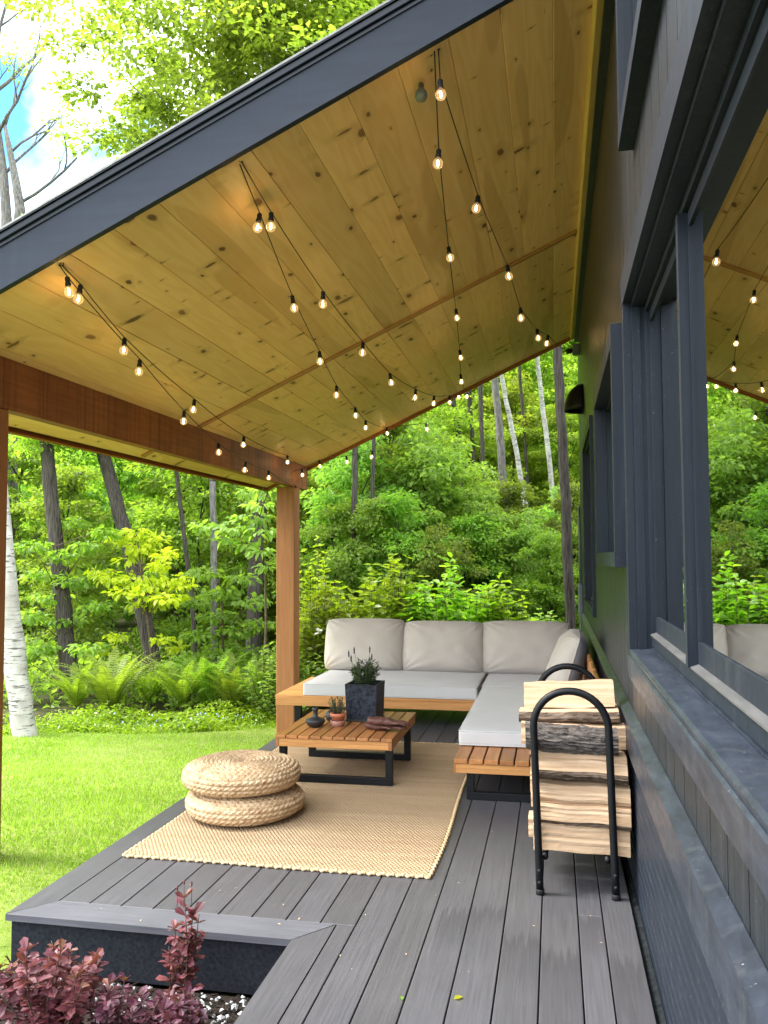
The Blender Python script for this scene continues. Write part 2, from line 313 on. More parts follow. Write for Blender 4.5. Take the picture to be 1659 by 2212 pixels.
MT['leafD'] = leafmat('bright shrub leaves', (0.085, 0.165, 0.014), (0.185, 0.300, 0.022), (0.300, 0.400, 0.036), 0.5, 0.35, 0.45)
MT['leafE'] = leafmat('yellow green maple leaves', (0.230, 0.310, 0.016), (0.350, 0.420, 0.022), (0.450, 0.480, 0.036), 0.45)
MT['leafF'] = leafmat('fern fronds', (0.090, 0.170, 0.018), (0.160, 0.270, 0.028), (0.245, 0.350, 0.044), 0.48)
MT['leafP'] = leafmat('purple barberry leaves', (0.040, 0.012, 0.022), (0.095, 0.026, 0.040), (0.175, 0.060, 0.070), 0.32, 0.45, 0.35, 1.3)
MT['leafR'] = leafmat('rusty barberry tips', (0.10, 0.022, 0.026), (0.14, 0.040, 0.034), (0.13, 0.070, 0.032), 0.3, 0.45, 0.35, 1.3)
MT['leafL'] = leafmat('lavender foliage', (0.035, 0.060, 0.030), (0.070, 0.105, 0.050), (0.11, 0.15, 0.08), 0.3)
MT['blade'] = leafmat('grass blades', (0.150, 0.245, 0.030), (0.220, 0.340, 0.046), (0.305, 0.425, 0.085), 0.42, 0.5, 0.25, 1.3)

# ------------------------------------------------------------------ mesh building
class MB:
    def __init__(s): s.v = []; s.f = []; s.m = []; s.sm = []
    def add(s, vs, fs, mi=0, smooth=False):
        o = len(s.v); s.v += [tuple(p) for p in vs]
        for f in fs: s.f.append([i + o for i in f]); s.m.append(mi); s.sm.append(smooth)
    def box(s, x0, x1, y0, y1, z0, z1, mi=0, M=None, bev=0.0):
        if bev:
            b = bev; xs, ys, zs = (x0, x1), (y0, y1), (z0, z1); vs = []; idx = {}
            for i in (0, 1):
                for j in (0, 1):
                    for k in (0, 1):
                        si, sj, sk = (1, -1)[i], (1, -1)[j], (1, -1)[k]
                        for ax in range(3):
                            p = [xs[i] + si * b, ys[j] + sj * b, zs[k] + sk * b]; p[ax] = (xs[i], ys[j], zs[k])[ax]
                            idx[i, j, k, ax] = len(vs); vs.append(Vector(p))
            I = lambda i, j, k, a: idx[i, j, k, a]
            fs = [[I(0, 0, 0, 0), I(0, 0, 1, 0), I(0, 1, 1, 0), I(0, 1, 0, 0)], [I(1, 0, 0, 0), I(1, 1, 0, 0), I(1, 1, 1, 0), I(1, 0, 1, 0)],
                  [I(0, 0, 0, 1), I(1, 0, 0, 1), I(1, 0, 1, 1), I(0, 0, 1, 1)], [I(0, 1, 0, 1), I(0, 1, 1, 1), I(1, 1, 1, 1), I(1, 1, 0, 1)],
                  [I(0, 0, 0, 2), I(0, 1, 0, 2), I(1, 1, 0, 2), I(1, 0, 0, 2)], [I(0, 0, 1, 2), I(1, 0, 1, 2), I(1, 1, 1, 2), I(0, 1, 1, 2)]]
            for a, b_, e in ((0, 1, 2), (0, 2, 1), (1, 2, 0)):
                for p in (0, 1):
                    for q in (0, 1):
                        def key(t, ax):
                            z = [0, 0, 0]; z[a] = p; z[b_] = q; z[e] = t; return idx[(*z, ax)]
                        fs.append([key(0, a), key(1, a), key(1, b_), key(0, b_)])
            for i in (0, 1):
                for j in (0, 1):
                    for k in (0, 1): fs.append([I(i, j, k, 0), I(i, j, k, 1), I(i, j, k, 2)])
        else:
            vs = [Vector((x, y, z)) for x in (x0, x1) for y in (y0, y1) for z in (z0, z1)]
            fs = [[0, 1, 3, 2], [4, 6, 7, 5], [0, 4, 5, 1], [2, 3, 7, 6], [0, 2, 6, 4], [1, 5, 7, 3]]
        if M is not None: vs = [M @ p for p in vs]
        s.add(vs, fs, mi)
    def tube(s, pts, rad, n=10, mi=0, cap=True, jit=0.0):
        pts = [Vector(p) for p in pts]; k = len(pts)
        rad = [rad] * k if not hasattr(rad, '__len__') else rad
        vs = []; ref = None
        for i, p in enumerate(pts):
            t = (pts[min(i + 1, k - 1)] - pts[max(i - 1, 0)]).normalized()
            if ref is None:
                ref = Vector((1, 0, 0)) if abs(t.x) < 0.8 else Vector((0, 1, 0))
            a = (ref - t * ref.dot(t)).normalized(); b = t.cross(a); ref = a
            for j in range(n):
                w = 2 * PI * j / n; rr = rad[i] * (1 + (random.uniform(-jit, jit) if jit else 0))
                vs.append(p + a * (rr * math.cos(w)) + b * (rr * math.sin(w)))
        fs = [[i * n + j, i * n + (j + 1) % n, (i + 1) * n + (j + 1) % n, (i + 1) * n + j] for i in range(k - 1) for j in range(n)]
        if cap: fs += [list(range(n))[::-1], [(k - 1) * n + j for j in range(n)]]
        s.add(vs, fs, mi, True)
    def lathe(s, prof, c=(0, 0, 0), n=24, mi=0):
        vs = []; k = len(prof)
        for r_, z in prof:
            for j in range(n):
                w = 2 * PI * j / n; vs.append((c[0] + r_ * math.cos(w), c[1] + r_ * math.sin(w), c[2] + z))
        fs = [[i * n + j, i * n + (j + 1) % n, (i + 1) * n + (j + 1) % n, (i + 1) * n + j] for i in range(k - 1) for j in range(n)]
        s.add(vs, fs, mi, True)
    def prism(s, poly, a, b, axis, mi=0):
        """poly: 2-D outline in the two other axes, extruded along axis from a to b"""
        n = len(poly); vs = []
        for t in (a, b):
            for p in poly:
                q = list(p); q.insert(axis, t); vs.append(q)
        s.add(vs, [list(range(n)), [n + i for i in range(n)][::-1]] + [[i, n + i, n + (i + 1) % n, (i + 1) % n] for i in range(n)], mi)
    def build(s, name, mats, parent=None, fixn=True):
        me = bpy.data.meshes.new(name); me.from_pydata(s.v, [], s.f)
        for m in (mats if isinstance(mats, (list, tuple)) else [mats]): me.materials.append(m)
        me.polygons.foreach_set('material_index', s.m); me.polygons.foreach_set('use_smooth', s.sm)
        if fixn:
            bm = bmesh.new(); bm.from_mesh(me); bmesh.ops.recalc_face_normals(bm, faces=bm.faces); bm.to_mesh(me); bm.free()
        me.update()
        o = bpy.data.objects.new(name, me); COL.objects.link(o)
        if parent: o.parent = parent
        return o
def grid_mesh(name, P, mats, parent=None, smooth=True, wrapu=False):
    """P: array (nv, nu, 3)"""
    nv, nu, _ = P.shape; me = bpy.data.meshes.new(name)
    uu = nu if wrapu else nu - 1
    a = np.arange(nv - 1)[:, None] * nu + np.arange(uu)[None, :]
    b = np.arange(nv - 1)[:, None] * nu + (np.arange(uu)[None, :] + 1) % nu
    F = np.stack([a, b, b + nu, a + nu], -1).reshape(-1, 4)
    return raw_mesh(name, P.reshape(-1, 3), F, mats, parent, smooth)
def raw_mesh(name, V, F, mats, parent=None, smooth=False, mi=None):
    me = bpy.data.meshes.new(name); n, k = F.shape
    me.vertices.add(len(V)); me.vertices.foreach_set('co', np.ascontiguousarray(V, dtype=np.float32).ravel())
    me.loops.add(n * k); me.loops.foreach_set('vertex_index', np.ascontiguousarray(F, dtype=np.int32).ravel())
    me.polygons.add(n); me.polygons.foreach_set('loop_start', np.arange(0, n * k, k, dtype=np.int32))
    for m in (mats if isinstance(mats, (list, tuple)) else [mats]): me.materials.append(m)
    if mi is not None: me.polygons.foreach_set('material_index', np.asarray(mi, dtype=np.int32))
    me.polygons.foreach_set('use_smooth', np.full(n, smooth))
    me.update(calc_edges=True); me.validate()
    o = bpy.data.objects.new(name, me); COL.objects.link(o)
    if parent: o.parent = parent
    return o
def empty(name, loc=(0, 0, 0)):
    o = bpy.data.objects.new(name, None); o.location = loc; o.empty_display_size = 0.1; COL.objects.link(o); return o
def tag(o, label=None, cat=None, group=None, kind=None):
    for k, v in (('label', label), ('category', cat), ('group', group), ('kind', kind)):
        if v: o[k] = v
    return o
def keep(o, parent):
    """parent a mesh that was built in world coordinates to a thing standing elsewhere"""
    o.parent = parent; o.matrix_parent_inverse = Matrix.Translation(-Vector(parent.location)); return o
def copy_tree(o, parent=None):
    c = o.copy(); COL.objects.link(c)
    if parent is not None: c.parent = parent
    for ch in list(o.children): copy_tree(ch, c)
    return c

# leaves: arrays of small folded rhombs -------------------------------------------------
def leaves(pos, out, size, droop=0.35, width=0.5, fold=0.18, rng=RNG, sizevar=0.35):
    """pos (n,3) bases, out (n,3) growing directions; returns V, F of 2 triangles per leaf"""
    n = len(pos)
    d = out + rng.normal(0, 0.45, (n, 3)); d[:, 2] -= droop; d /= np.linalg.norm(d, axis=1)[:, None] + 1e-9
    upv = np.tile(np.array([0, 0, 1.0]), (n, 1)) + rng.normal(0, 0.38, (n, 3))
    s = np.cross(d, upv); s /= np.linalg.norm(s, axis=1)[:, None] + 1e-9
    nn = np.cross(s, d)
    L = size * (1 + rng.uniform(-sizevar, sizevar, n))[:, None]
    b = pos; t = pos + d * L; mid = pos + d * L * 0.42 + nn * L * fold
    l = mid - s * L * width * 0.5; r_ = mid + s * L * width * 0.5
    V = np.stack([b, l, t, r_], 1).reshape(-1, 3)
    i = np.arange(n)[:, None] * 4
    F = np.concatenate([i + np.array([[0, 2, 1]]), i + np.array([[0, 3, 2]])], 1).reshape(-1, 3)
    return V, F
def clump_points(c, rad, n, flat=0.35, rng=RNG):
    p = rng.normal(0, 1, (n, 3)); p /= np.linalg.norm(p, axis=1)[:, None]
    rr = rng.uniform(0.15, 1, n) ** 0.6
    q = p * rr[:, None] * rad; q[:, 2] *= flat
    return c + q, p

# ================================================================== DECK
deck = tag(empty('deck', (-1.0, 5.0, 0)), 'low porch deck of grey composite boards with a charcoal skirting', 'deck')
mb = MB(); g = 0.0025
x = -2.114
edges = [-2.114 + 0.1457 * k for k in range(9)]
for k in range(8): mb.box(edges[k] + g, edges[k + 1] - g, 3.3485, 8.9, -0.025, 0, bev=0.002)
mb.box(edges[8] + g, -0.803 - g, 3.3485, 8.9, -0.025, 0, bev=0.002)
right = [-0.88, -0.803] ; cuts = [-0.803 + 0.1457 * k for k in range(7)] + [0.170, 0.295]
mb.box(-0.88 + g, -0.803 - g, -1.5, 3.3435, -0.025, 0, bev=0.002)
for k, (a, b) in enumerate(zip(cuts[:-1], cuts[1:])):
    ys = [-1.5, [2.3, 8.9, 1.2, 8.9, 5.1, 2.25, 3.62, 4.4][k % 8], 8.9]
    for y0, y1 in zip(ys[:-1], ys[1:]):
        if y1 - y0 > 0.1: mb.box(a + g, b - g, y0 + 0.001, y1 - 0.001, -0.025, 0, bev=0.002)
keep(mb.build('deck_board', MT['deckY']), deck)
mb = MB()
mb.prism([(-2.114 - g, 3.346), (-2.114 - g, 8.9), (-2.256, 8.9), (-2.256, 3.188)], -0.025, 0.0, 2)
mb.prism([(-1.016, -1.5), (-0.88 - g, -1.5), (-0.88 - g, 3.340), (-1.016, 3.181)], -0.025, 0.0, 2)
keep(mb.build('border_board', MT['deckY']), deck)
mb = MB(); mb.prism([(-2.252, 3.180), (-1.018, 3.180), (-0.884, 3.343), (-2.112, 3.343)], -0.025, 0.0015, 2)
keep(mb.build('step_nosing', MT['deckX']), deck)
mb = MB()
mb.box(-2.238, -1.010, 3.203, 3.228, -0.232, -0.0265)
mb.box(-2.238, -2.214, 3.2285, 8.87, -1.0, -0.0265)
mb.box(-1.0075, -0.984, -1.48, 3.2025, -0.32, -0.0265)
mb.box(-2.2135, 0.29, 8.845, 8.87, -1.0, -0.0265)
keep(mb.build('skirting', MT['skirt']), deck)
mb = MB(); mb.box(-2.21, 0.29, 3.24, 8.84, -0.10, -0.06); mb.box(-0.98, 0.29, -1.48, 3.2395, -0.10, -0.06)  # added dark sheets below the boards, standing in for the shade under the deck
keep(mb.build('dark_undersheet', MT['interior']), deck)

# ================================================================== HOUSE
house = tag(empty('house', (0.345, 4.0, -0.5)), 'dark navy wooden house wall with deep window sills beside the porch', 'house')
XS = 0.345; YA, YB, ZT = -2.5, 11.45, 6.2
opens = [(-1.4, 3.77, 1.07, 2.577), (4.00, 5.62, 1.49, 2.43), (7.6, 9.5, 1.0, 2.62), (-1.4, 3.45, 3.22, 4.7)]
mb = MB(); brk = [YA + 0.2 * k for k in range(71)] + [YB]
for a, b in zip(brk[:-1], brk[1:]):
    cs = sorted({a, b} | {c for o in opens for c in o[:2] if a < c < b})
    for c0, c1 in zip(cs[:-1], cs[1:]):
        if c1 - c0 < 0.012: continue
        m_ = (c0 + c1) / 2; z = 0.74
        for o in sorted([o for o in opens if o[0] < m_ < o[1]], key=lambda o: o[2]) + [(0, 0, ZT, ZT)]:
            if o[2] - z > 0.01: mb.box(XS, XS + 0.02, c0 + (0.0035 if c0 == a else 0), c1 - (0.0035 if c1 == b else 0), z, o[2])
            z = o[3]
keep(mb.build('wall', MT['siding']), house)
mb = MB()   # sheathing behind the boards, side and back walls
zz = sorted({-1.0, ZT} | {z for o in opens for z in o[2:]}); yy = sorted({YA, YB} | {y for o in opens for y in o[:2]})
for y0, y1 in zip(yy[:-1], yy[1:]):
    for z0, z1 in zip(zz[:-1], zz[1:]):
        ym, zm = (y0 + y1) / 2, (z0 + z1) / 2
        if not any(o[0] < ym < o[1] and o[2] < zm < o[3] for o in opens): mb.box(XS + 0.0205, XS + 0.05, y0, y1, z0, z1)
mb.box(XS + 0.051, 6.5, YB - 0.03, YB, -1.0, ZT); mb.box(XS + 0.051, 6.5, YA, YA + 0.03, -1.0, ZT); mb.box(6.51, 6.54, YA, YB, -1.0, ZT)
keep(mb.build('sheathing', MT['interior']), house)
mb = MB(); mb.prism([(XS - 0.5, ZT), (3.4, ZT + 2.2), (7.1, ZT), (3.4, ZT + 2.0)], YA - 0.3, YB + 0.3, 1)
keep(mb.build('main_roof', MT['shingle']), house)
mb = MB()   # lower horizontal lap siding
for k in range(14):
    z0 = -0.12 + 0.051 * k; mb.prism([(XS - 0.017, z0 + 0.002), (XS - 0.017, z0 + 0.037), (XS - 0.001, z0 + 0.047), (XS + 0.019, z0 + 0.047), (XS + 0.019, z0 + 0.002)], YA, YB, 1)
keep(mb.build('lap_siding', MT['trim']), house)
mb = MB(); mb.prism([(0.31, 0.585), (0.31, 0.735), (0.3435, 0.752), (0.3435, 0.585)], YA, YB, 1)
mb.prism([(0.300, 0.7355), (0.300, 0.746), (0.3435, 0.765), (0.3435, 0.7545)], YA, YB, 1)
keep(mb.build('water_table', MT['sill']), house)
mb = MB(); mb.prism([(0.297, -0.045), (0.297, -0.028), (0.3255, -0.012), (0.3255, -0.045)], YA, YB, 1)
keep(mb.build('base_flashing', MT['flash']), house)

def window(name, y0, y1, z0, z1, xf, cw, xg, sashes, label=None, sill=True, apron=True):
    """a window set into the wall; xf front of the casing, xg plane of the glass"""
    b = MB()
    b.box(xf, XS - 0.001, y1 + 0.0005, y1 + cw, z0, z1); b.box(xf, XS - 0.001, y0 - cw, y0 - 0.0005, z0, z1)
    b.box(xf - 0.002, XS - 0.001, y0 - cw, y1 + cw, z1 + 0.0005, z1 + cw * 1.5)
    if not sill: b.box(xf - 0.002, XS - 0.001, y0 - cw, y1 + cw, z0 - cw, z0 - 0.0005)
    w = keep(b.build(name, MT['trimz']), house)
    if label: w['label'] = label
    b = MB(); d = xg + 0.03
    b.box(XS, d, y1 - 0.022, y1 - 0.0005, z0 + 0.001, z1 - 0.001); b.box(XS, d, y0 + 0.0005, y0 + 0.022, z0 + 0.001, z1 - 0.001)
    b.box(XS, d, y0 + 0.023, y1 - 0.023, z1 - 0.022, z1 - 0.001)
    for q in (0.028, 0.05, 0.075): b.box(XS + q, XS + q + 0.006, y1 - 0.027, y1 - 0.0225, z0 + 0.002, z1 - 0.024)
    keep(b.build('jamb', MT['trimz']), house).parent = w
    if sill:
        b = MB()
        b.prism([(xf + 0.004, z0 - 0.026), (xf + 0.0, z0 - 0.010), (xf + 0.008, z0 - 0.001), (xf + 0.085, z0 + 0.006), (xf + 0.085, z0 - 0.026)], y0 - 0.04, y1 - 0.001, 1)
        b.prism([(xf + 0.0875, z0 - 0.026), (xf + 0.0875, z0 + 0.010), (xg + 0.02, z0 + 0.016), (xg + 0.02, z0 - 0.026)], y0 + 0.001, y1 - 0.023, 1)
        keep(b.build('sill', MT['sill']), house).parent = w
        if apron:
            b = MB(); b.prism([(xf, z0 - 0.125), (xf - 0.004, z0 - 0.034), (xf + 0.002, z0 - 0.0275), (XS - 0.001, z0 - 0.0275), (XS - 0.001, z0 - 0.125)], y0 - cw, y1 + cw, 1)
            keep(b.build('apron', MT['sill']), house).parent = w
    zb = z0 + (0.018 if sill else 0.002)
    b = MB(); b.box(xg - 0.022, xg + 0.03, y0 + 0.024, y1 - 0.024, zb, zb + 0.048); b.box(xg - 0.022, xg + 0.03, y0 + 0.024, y1 - 0.024, z1 - 0.055, z1 - 0.024)
    b.box(xg - 0.022, xg + 0.03, y1 - 0.045, y1 - 0.0235, zb + 0.049, z1 - 0.056); b.box(xg - 0.022, xg + 0.03, y0 + 0.0235, y0 + 0.045, zb + 0.049, z1 - 0.056)
    for s0, s1 in zip(sashes[:-1], sashes[1:]):
        pass
    for s0 in sashes[1:-1]: b.box(xg - 0.036, xg + 0.03, s0 - 0.020, s0 + 0.020, zb + 0.049, z1 - 0.056)
    keep(b.build('frame', MT['trimz']), house).parent = w
    for s0, s1 in zip(sashes[:-1], sashes[1:]):
        a0 = max(s0 + 0.021, y0 + 0.046); a1 = min(s1 - 0.021, y1 - 0.046); q0, q1 = zb + 0.05, z1 - 0.057
        b = MB(); r_ = 0.075; xx0, xx1 = xg - 0.006, xg + 0.024
        b.box(xx0, xx1, a0, a1, q0, q0 + r_); b.box(xx0, xx1, a0, a1, q1 - r_ * 0.6, q1)
        b.box(xx0, xx1, a0, a0 + 0.014, q0 + r_ + 0.0005, q1 - r_ * 0.6 - 0.0005); b.box(xx0, xx1, a1 - 0.014, a1, q0 + r_ + 0.0005, q1 - r_ * 0.6 - 0.0005)
        sh = keep(b.build('sash', MT['trimz']), house); sh.parent = w
        b = MB(); b.box(xg + 0.001, xg + 0.007, a0 + 0.0145, a1 - 0.0145, q0 + r_ + 0.001, q1 - r_ * 0.6 - 0.001)
        keep(b.build('pane', MT['glass']), house).parent = w
        if sill:
            b = MB(); b.prism([(xg - 0.030, q0 - 0.003), (xg - 0.030, q0 + 0.002), (xg - 0.0065, q0 + 0.010), (xg - 0.0065, q0 - 0.003)], a0 + 0.01, a1 - 0.01, 1)
            keep(b.build('glazing_strip', MT['strip']), house).parent = w
    b = MB(); b.box(xg + 0.3, xg + 0.31, y0 - 0.3, y1 + 0.3, z0 - 0.3, z1 + 0.3); keep(b.build('room_shade', MT['interior']), house).parent = w
    return w
window('window', -1.4, 3.77, 1.07, 2.577, 0.31, 0.085, 0.421, [-1.4, 0.25, 2.68, 3.77], 'large window with a deep worn sill')
window('window', 4.00, 5.62, 1.49, 2.43, 0.268, 0.07, 0.43, [4.00, 5.62], 'small window with a boxed frame standing proud', sill=False)
window('window', 7.6, 9.5, 1.0, 2.62, 0.318, 0.06, 0.40, [7.6, 9.5], 'dark window at the far end of the wall', sill=False)
window('window', -1.4, 3.45, 3.22, 4.7, 0.285, 0.075, 0.40, [-1.4, 1.0, 3.45], 'upper window near the roof edge', sill=False)

# wall fittings
def wall_light():
    b = MB(); c = Vector((XS, 9.75, 3.12)); P = []
    r_ = 0.20
    for j in range(11):
        w = (PI / 2) * j / 10; ring = []
        for i in range(17):
            t = PI * i / 16 - PI / 2
            ring.append((c.x - 0.001 - r_ * math.cos(t) * math.cos(w), c.y + r_ * math.sin(t) * math.cos(w), c.z + 0.30 * math.sin(w)))
        P.append(ring)
    o = grid_mesh('wall_light', np.array(P), MT['black'])
    o.modifiers.new('thickness', 'SOLIDIFY').thickness = 0.012
    tag(o, 'black quarter dome hood light on the far end of the navy wall', 'wall light')
    b.box(c.x - 0.02, c.x - 0.001, c.y - 0.07, c.y + 0.07, c.z - 0.02, c.z + 0.22); q = b.build('back_plate', MT['black']); q.parent = o
wall_light()
b = MB(); p = at(1233, 697, X=0.27); b.box(0.255, 0.343, 10.55, 10.68, p.z * 0 + 3.98, 4.10, bev=0.006); jb = tag(b.build('junction_box', MT['greybox']), 'small grey outlet box under the ceiling where the string lights plug in', 'electrical box')
b = MB(); b.tube([(0.255, 10.6, 4.03), (0.19, 10.58, 4.01)], 0.03, 10); b.build('plug', MT['rubber'], jb)
b = MB(); b.box(0.29, 0.343, 10.9, 11.2, 0.72, 1.12, bev=0.008); mt_ = tag(b.build('meter_box', MT['greybox']), 'grey electrical box low on the far corner of the navy wall', 'electrical box')
b = MB(); b.tube([(0.318, 11.05, 1.121), (0.318, 11.05, 2.1)], 0.016, 10); b.tube([(0.318, 11.05, 0.719), (0.318, 11.05, -0.6)], 0.016, 10); b.build('conduit', MT['greybox'], mt_)

# ================================================================== PORCH ROOF
SL = 0.455; XK, ZK = 0.297, 4.431; YF, YM, YR = 4.057, 7.623, 11.39
cs_ = 1 / math.hypot(1, SL); sn_ = SL * cs_
def ceil_z(x): return ZK + SL * (x - XK)
MR = Matrix(((cs_, 0, -sn_, XK), (0, 1, 0, 0), (sn_, 0, cs_, ZK), (0, 0, 0, 1)))   # local: along slope, along wall, off the ceiling
roof = tag(empty('porch_roof', (-3.5, 8.0, -0.9)), 'sloping porch roof with a knotty pine ceiling and dark navy fascia', 'porch roof')
mb = MB(); UE = -(XK + 4.02) / cs_; bw = 0.286
nb = int(-UE / bw) + 1
for k in range(nb):
    u1 = -bw * k; u0_ = max(u1 - bw, UE)
    for j, (y0, y1) in enumerate(((YF, YM), (YM, YR))):
        mb.box(u0_ + 0.0006, u1 - 0.0006, y0 + 0.001, y1 - 0.001, 0, 0.02, bev=0.0035, M=MR @ Matrix.Translation((0, 0, random.uniform(0, 0.003))))
keep(mb.build('ceiling_board', MT['pine']), roof)
mb = MB(); mb.box(UE - 0.02, 0.045, YF + 0.001, YR, 0.0245, 0.19, M=MR); keep(mb.build('roof_deck', MT['interior']), roof)
mb = MB(); mb.box(UE - 0.06, 0.045, YF - 0.09, YR + 0.05, 0.1905, 0.285, M=MR) if False else None
mb = MB(); mb.box(UE - 0.05, 0.045, YF - 0.075, YR + 0.04, 0.2705, 0.282, M=MR); keep(mb.build('shingles', MT['shingle']), roof)
mb = MB(); mb.box(UE - 0.02, 0.045, YF - 0.04, YF, -0.012, 0.225, M=MR); keep(mb.build('fascia', MT['fascia']), roof)
mb = MB(); mb.box(UE - 0.03, 0.045, YF - 0.062, YF + 0.0, 0.2255, 0.262, M=MR, bev=0.004); mb.box(UE - 0.03, 0.045, YF - 0.072, YF, 0.2625, 0.270, M=MR)
mb.box(UE - 0.025, 0.045, YF - 0.048, YF - 0.0405, 0.205, 0.2245, M=MR)
keep(mb.build('drip_edge', MT['drip']), roof)
mb = MB(); mb.box(UE - 0.02, 0.045, YR + 0.0005, YR + 0.03, -0.045, 0.26, M=MR); mb.box(UE - 0.045, UE - 0.0205, YF, YR + 0.03, -0.03, 0.26, M=MR)
keep(mb.build('rake_board', MT['beam']), roof)
mb = MB()
for a, b_ in ((-3.39, 0.235), (-3.98, -3.64)):
    mb.box((a - XK) / cs_, (b_ - XK) / cs_, YM - 0.03, YM + 0.03, -0.022, -0.0005, M=MR, bev=0.003)
keep(mb.build('ceiling_batten', MT['batten']), roof)
mb = MB(); mb.box(-0.062, 0.0, YF + 0.001, YR - 0.001, -0.045, -0.0005, M=MR, bev=0.003); keep(mb.build('wall_trim', MT['yellowtrim']), roof)
mb = MB(); mb.prism([(0.2975, ZK - 0.10), (0.2975, ZK + 0.25), (0.3445, ZK + 0.25), (0.3445, ZK - 0.10)], YF, YR, 1); keep(mb.build('ledger', MT['siding']), roof)
BX0, BX1, BZ = -3.49, -3.40, 2.42
mb = MB(); mb.prism([(BX1, BZ), (BX1, ceil_z(BX1) - 0.001), (BX0, ceil_z(BX0) - 0.001), (BX0, BZ)], YF + 0.002, YR - 0.02, 1)
def beam_mat():
    m = MT['beam'].copy(); nt = m.node_tree; b = nt.nodes['Principled BSDF']
    src = b.inputs['Base Color'].links[0].from_socket
    saw = noise(nt, coords(nt, (0.5, 30, 0.6)), 1.0, 3)
    blk = noise(nt, coords(nt, (0.2, 2.2, 1.5)), 1.0, 3)
    y = N(nt, 'SeparateXYZ', {0: N(nt, 'TexCoord').outputs['Object']}).outputs[1]
    seam = math_(nt, 'GREATER_THAN', math_(nt, 'ABSOLUTE', math_(nt, 'SUBTRACT', math_(nt, 'FRACT', math_(nt, 'MULTIPLY', y, 2.35)), 0.5)), 0.488)
    c = mix(nt, math_(nt, 'MULTIPLY', ramp(nt, saw, [(0.52, 0.0), (0.68, 1.0)]), 0.55), src, (0.075, 0.022, 0.012, 1))
    c = mix(nt, math_(nt, 'MULTIPLY', ramp(nt, blk, [(0.35, 1.0), (0.6, 0.0)]), 0.45), c, (0.10, 0.03, 0.015, 1))
    c = mix(nt, math_(nt, 'MULTIPLY', seam, 0.6), c, (0.06, 0.02, 0.012, 1))
    nt.links.new(c, b.inputs['Base Color']); return m
MT['beamsaw'] = beam_mat()
keep(mb.build('beam', MT['beamsaw']), roof)
for y0 in (10.75, 4.50):
    mb = MB(); mb.box(-3.65, -3.402, y0, y0 + 0.25, -1.15, BZ - 0.0005, bev=0.008); keep(mb.build('post', MT['post']), roof)

# ================================================================== RUG
nu_, nv_ = 90, 160
X0, X1, Y0, Y1 = -2.105, -0.597, 3.885, 6.62
P = np.zeros((nv_ + 1, nu_ + 1, 3)); U, V_ = np.meshgrid(np.linspace(0, 1, nu_ + 1), np.linspace(0, 1, nv_ + 1))
P[..., 0] = X0 + (X1 - X0) * U + 0.008 * np.sin(V_ * 9) + 0.012 * np.sin(V_ * 3 + 1) * U
P[..., 1] = Y0 + (Y1 - Y0) * V_ + 0.006 * np.sin(U * 7)
P[..., 2] = 0.011 + 0.002 * np.sin(U * 13 + V_ * 7) * np.sin(V_ * 11)
rug = grid_mesh('rug', P, MT['jute']); rug.modifiers.new('thickness', 'SOLIDIFY').thickness = 0.0095
tag(rug, 'woven natural jute rug lying on the grey deck', 'rug')
mb = MB(); loop = [P[0, i] for i in range(0, nu_, 1)] + [P[j, nu_] for j in range(nv_)] + [P[nv_, i] for i in range(nu_, 0, -1)] + [P[j, 0] for j in range(nv_, 0, -1)]
loop = np.array(loop + [loop[0]]); seg = np.linalg.norm(np.diff(loop, axis=0), axis=1); S = np.r_[0, np.cumsum(seg)]
ss = np.linspace(0, S[-1], 2200); pts = np.stack([np.interp(ss, S, loop[:, k]) for k in range(3)], 1)
tg = np.gradient(pts, axis=0); tg /= np.linalg.norm(tg, axis=1)[:, None]; nn = np.stack([-tg[:, 1], tg[:, 0], 0 * ss], 1)
pts = pts - nn * 0.004 + nn * (0.0035 * np.sin(ss * 2 * PI / 0.045))[:, None]; pts[:, 2] = 0.0085 + 0.002 * np.cos(ss * 2 * PI / 0.045)
mb.tube(pts[:-1], list(0.0075 + 0.0022 * np.sin(ss * 2 * PI / 0.0225))[:-1], 6); mb.build('braided_edge', MT['braid'], rug)

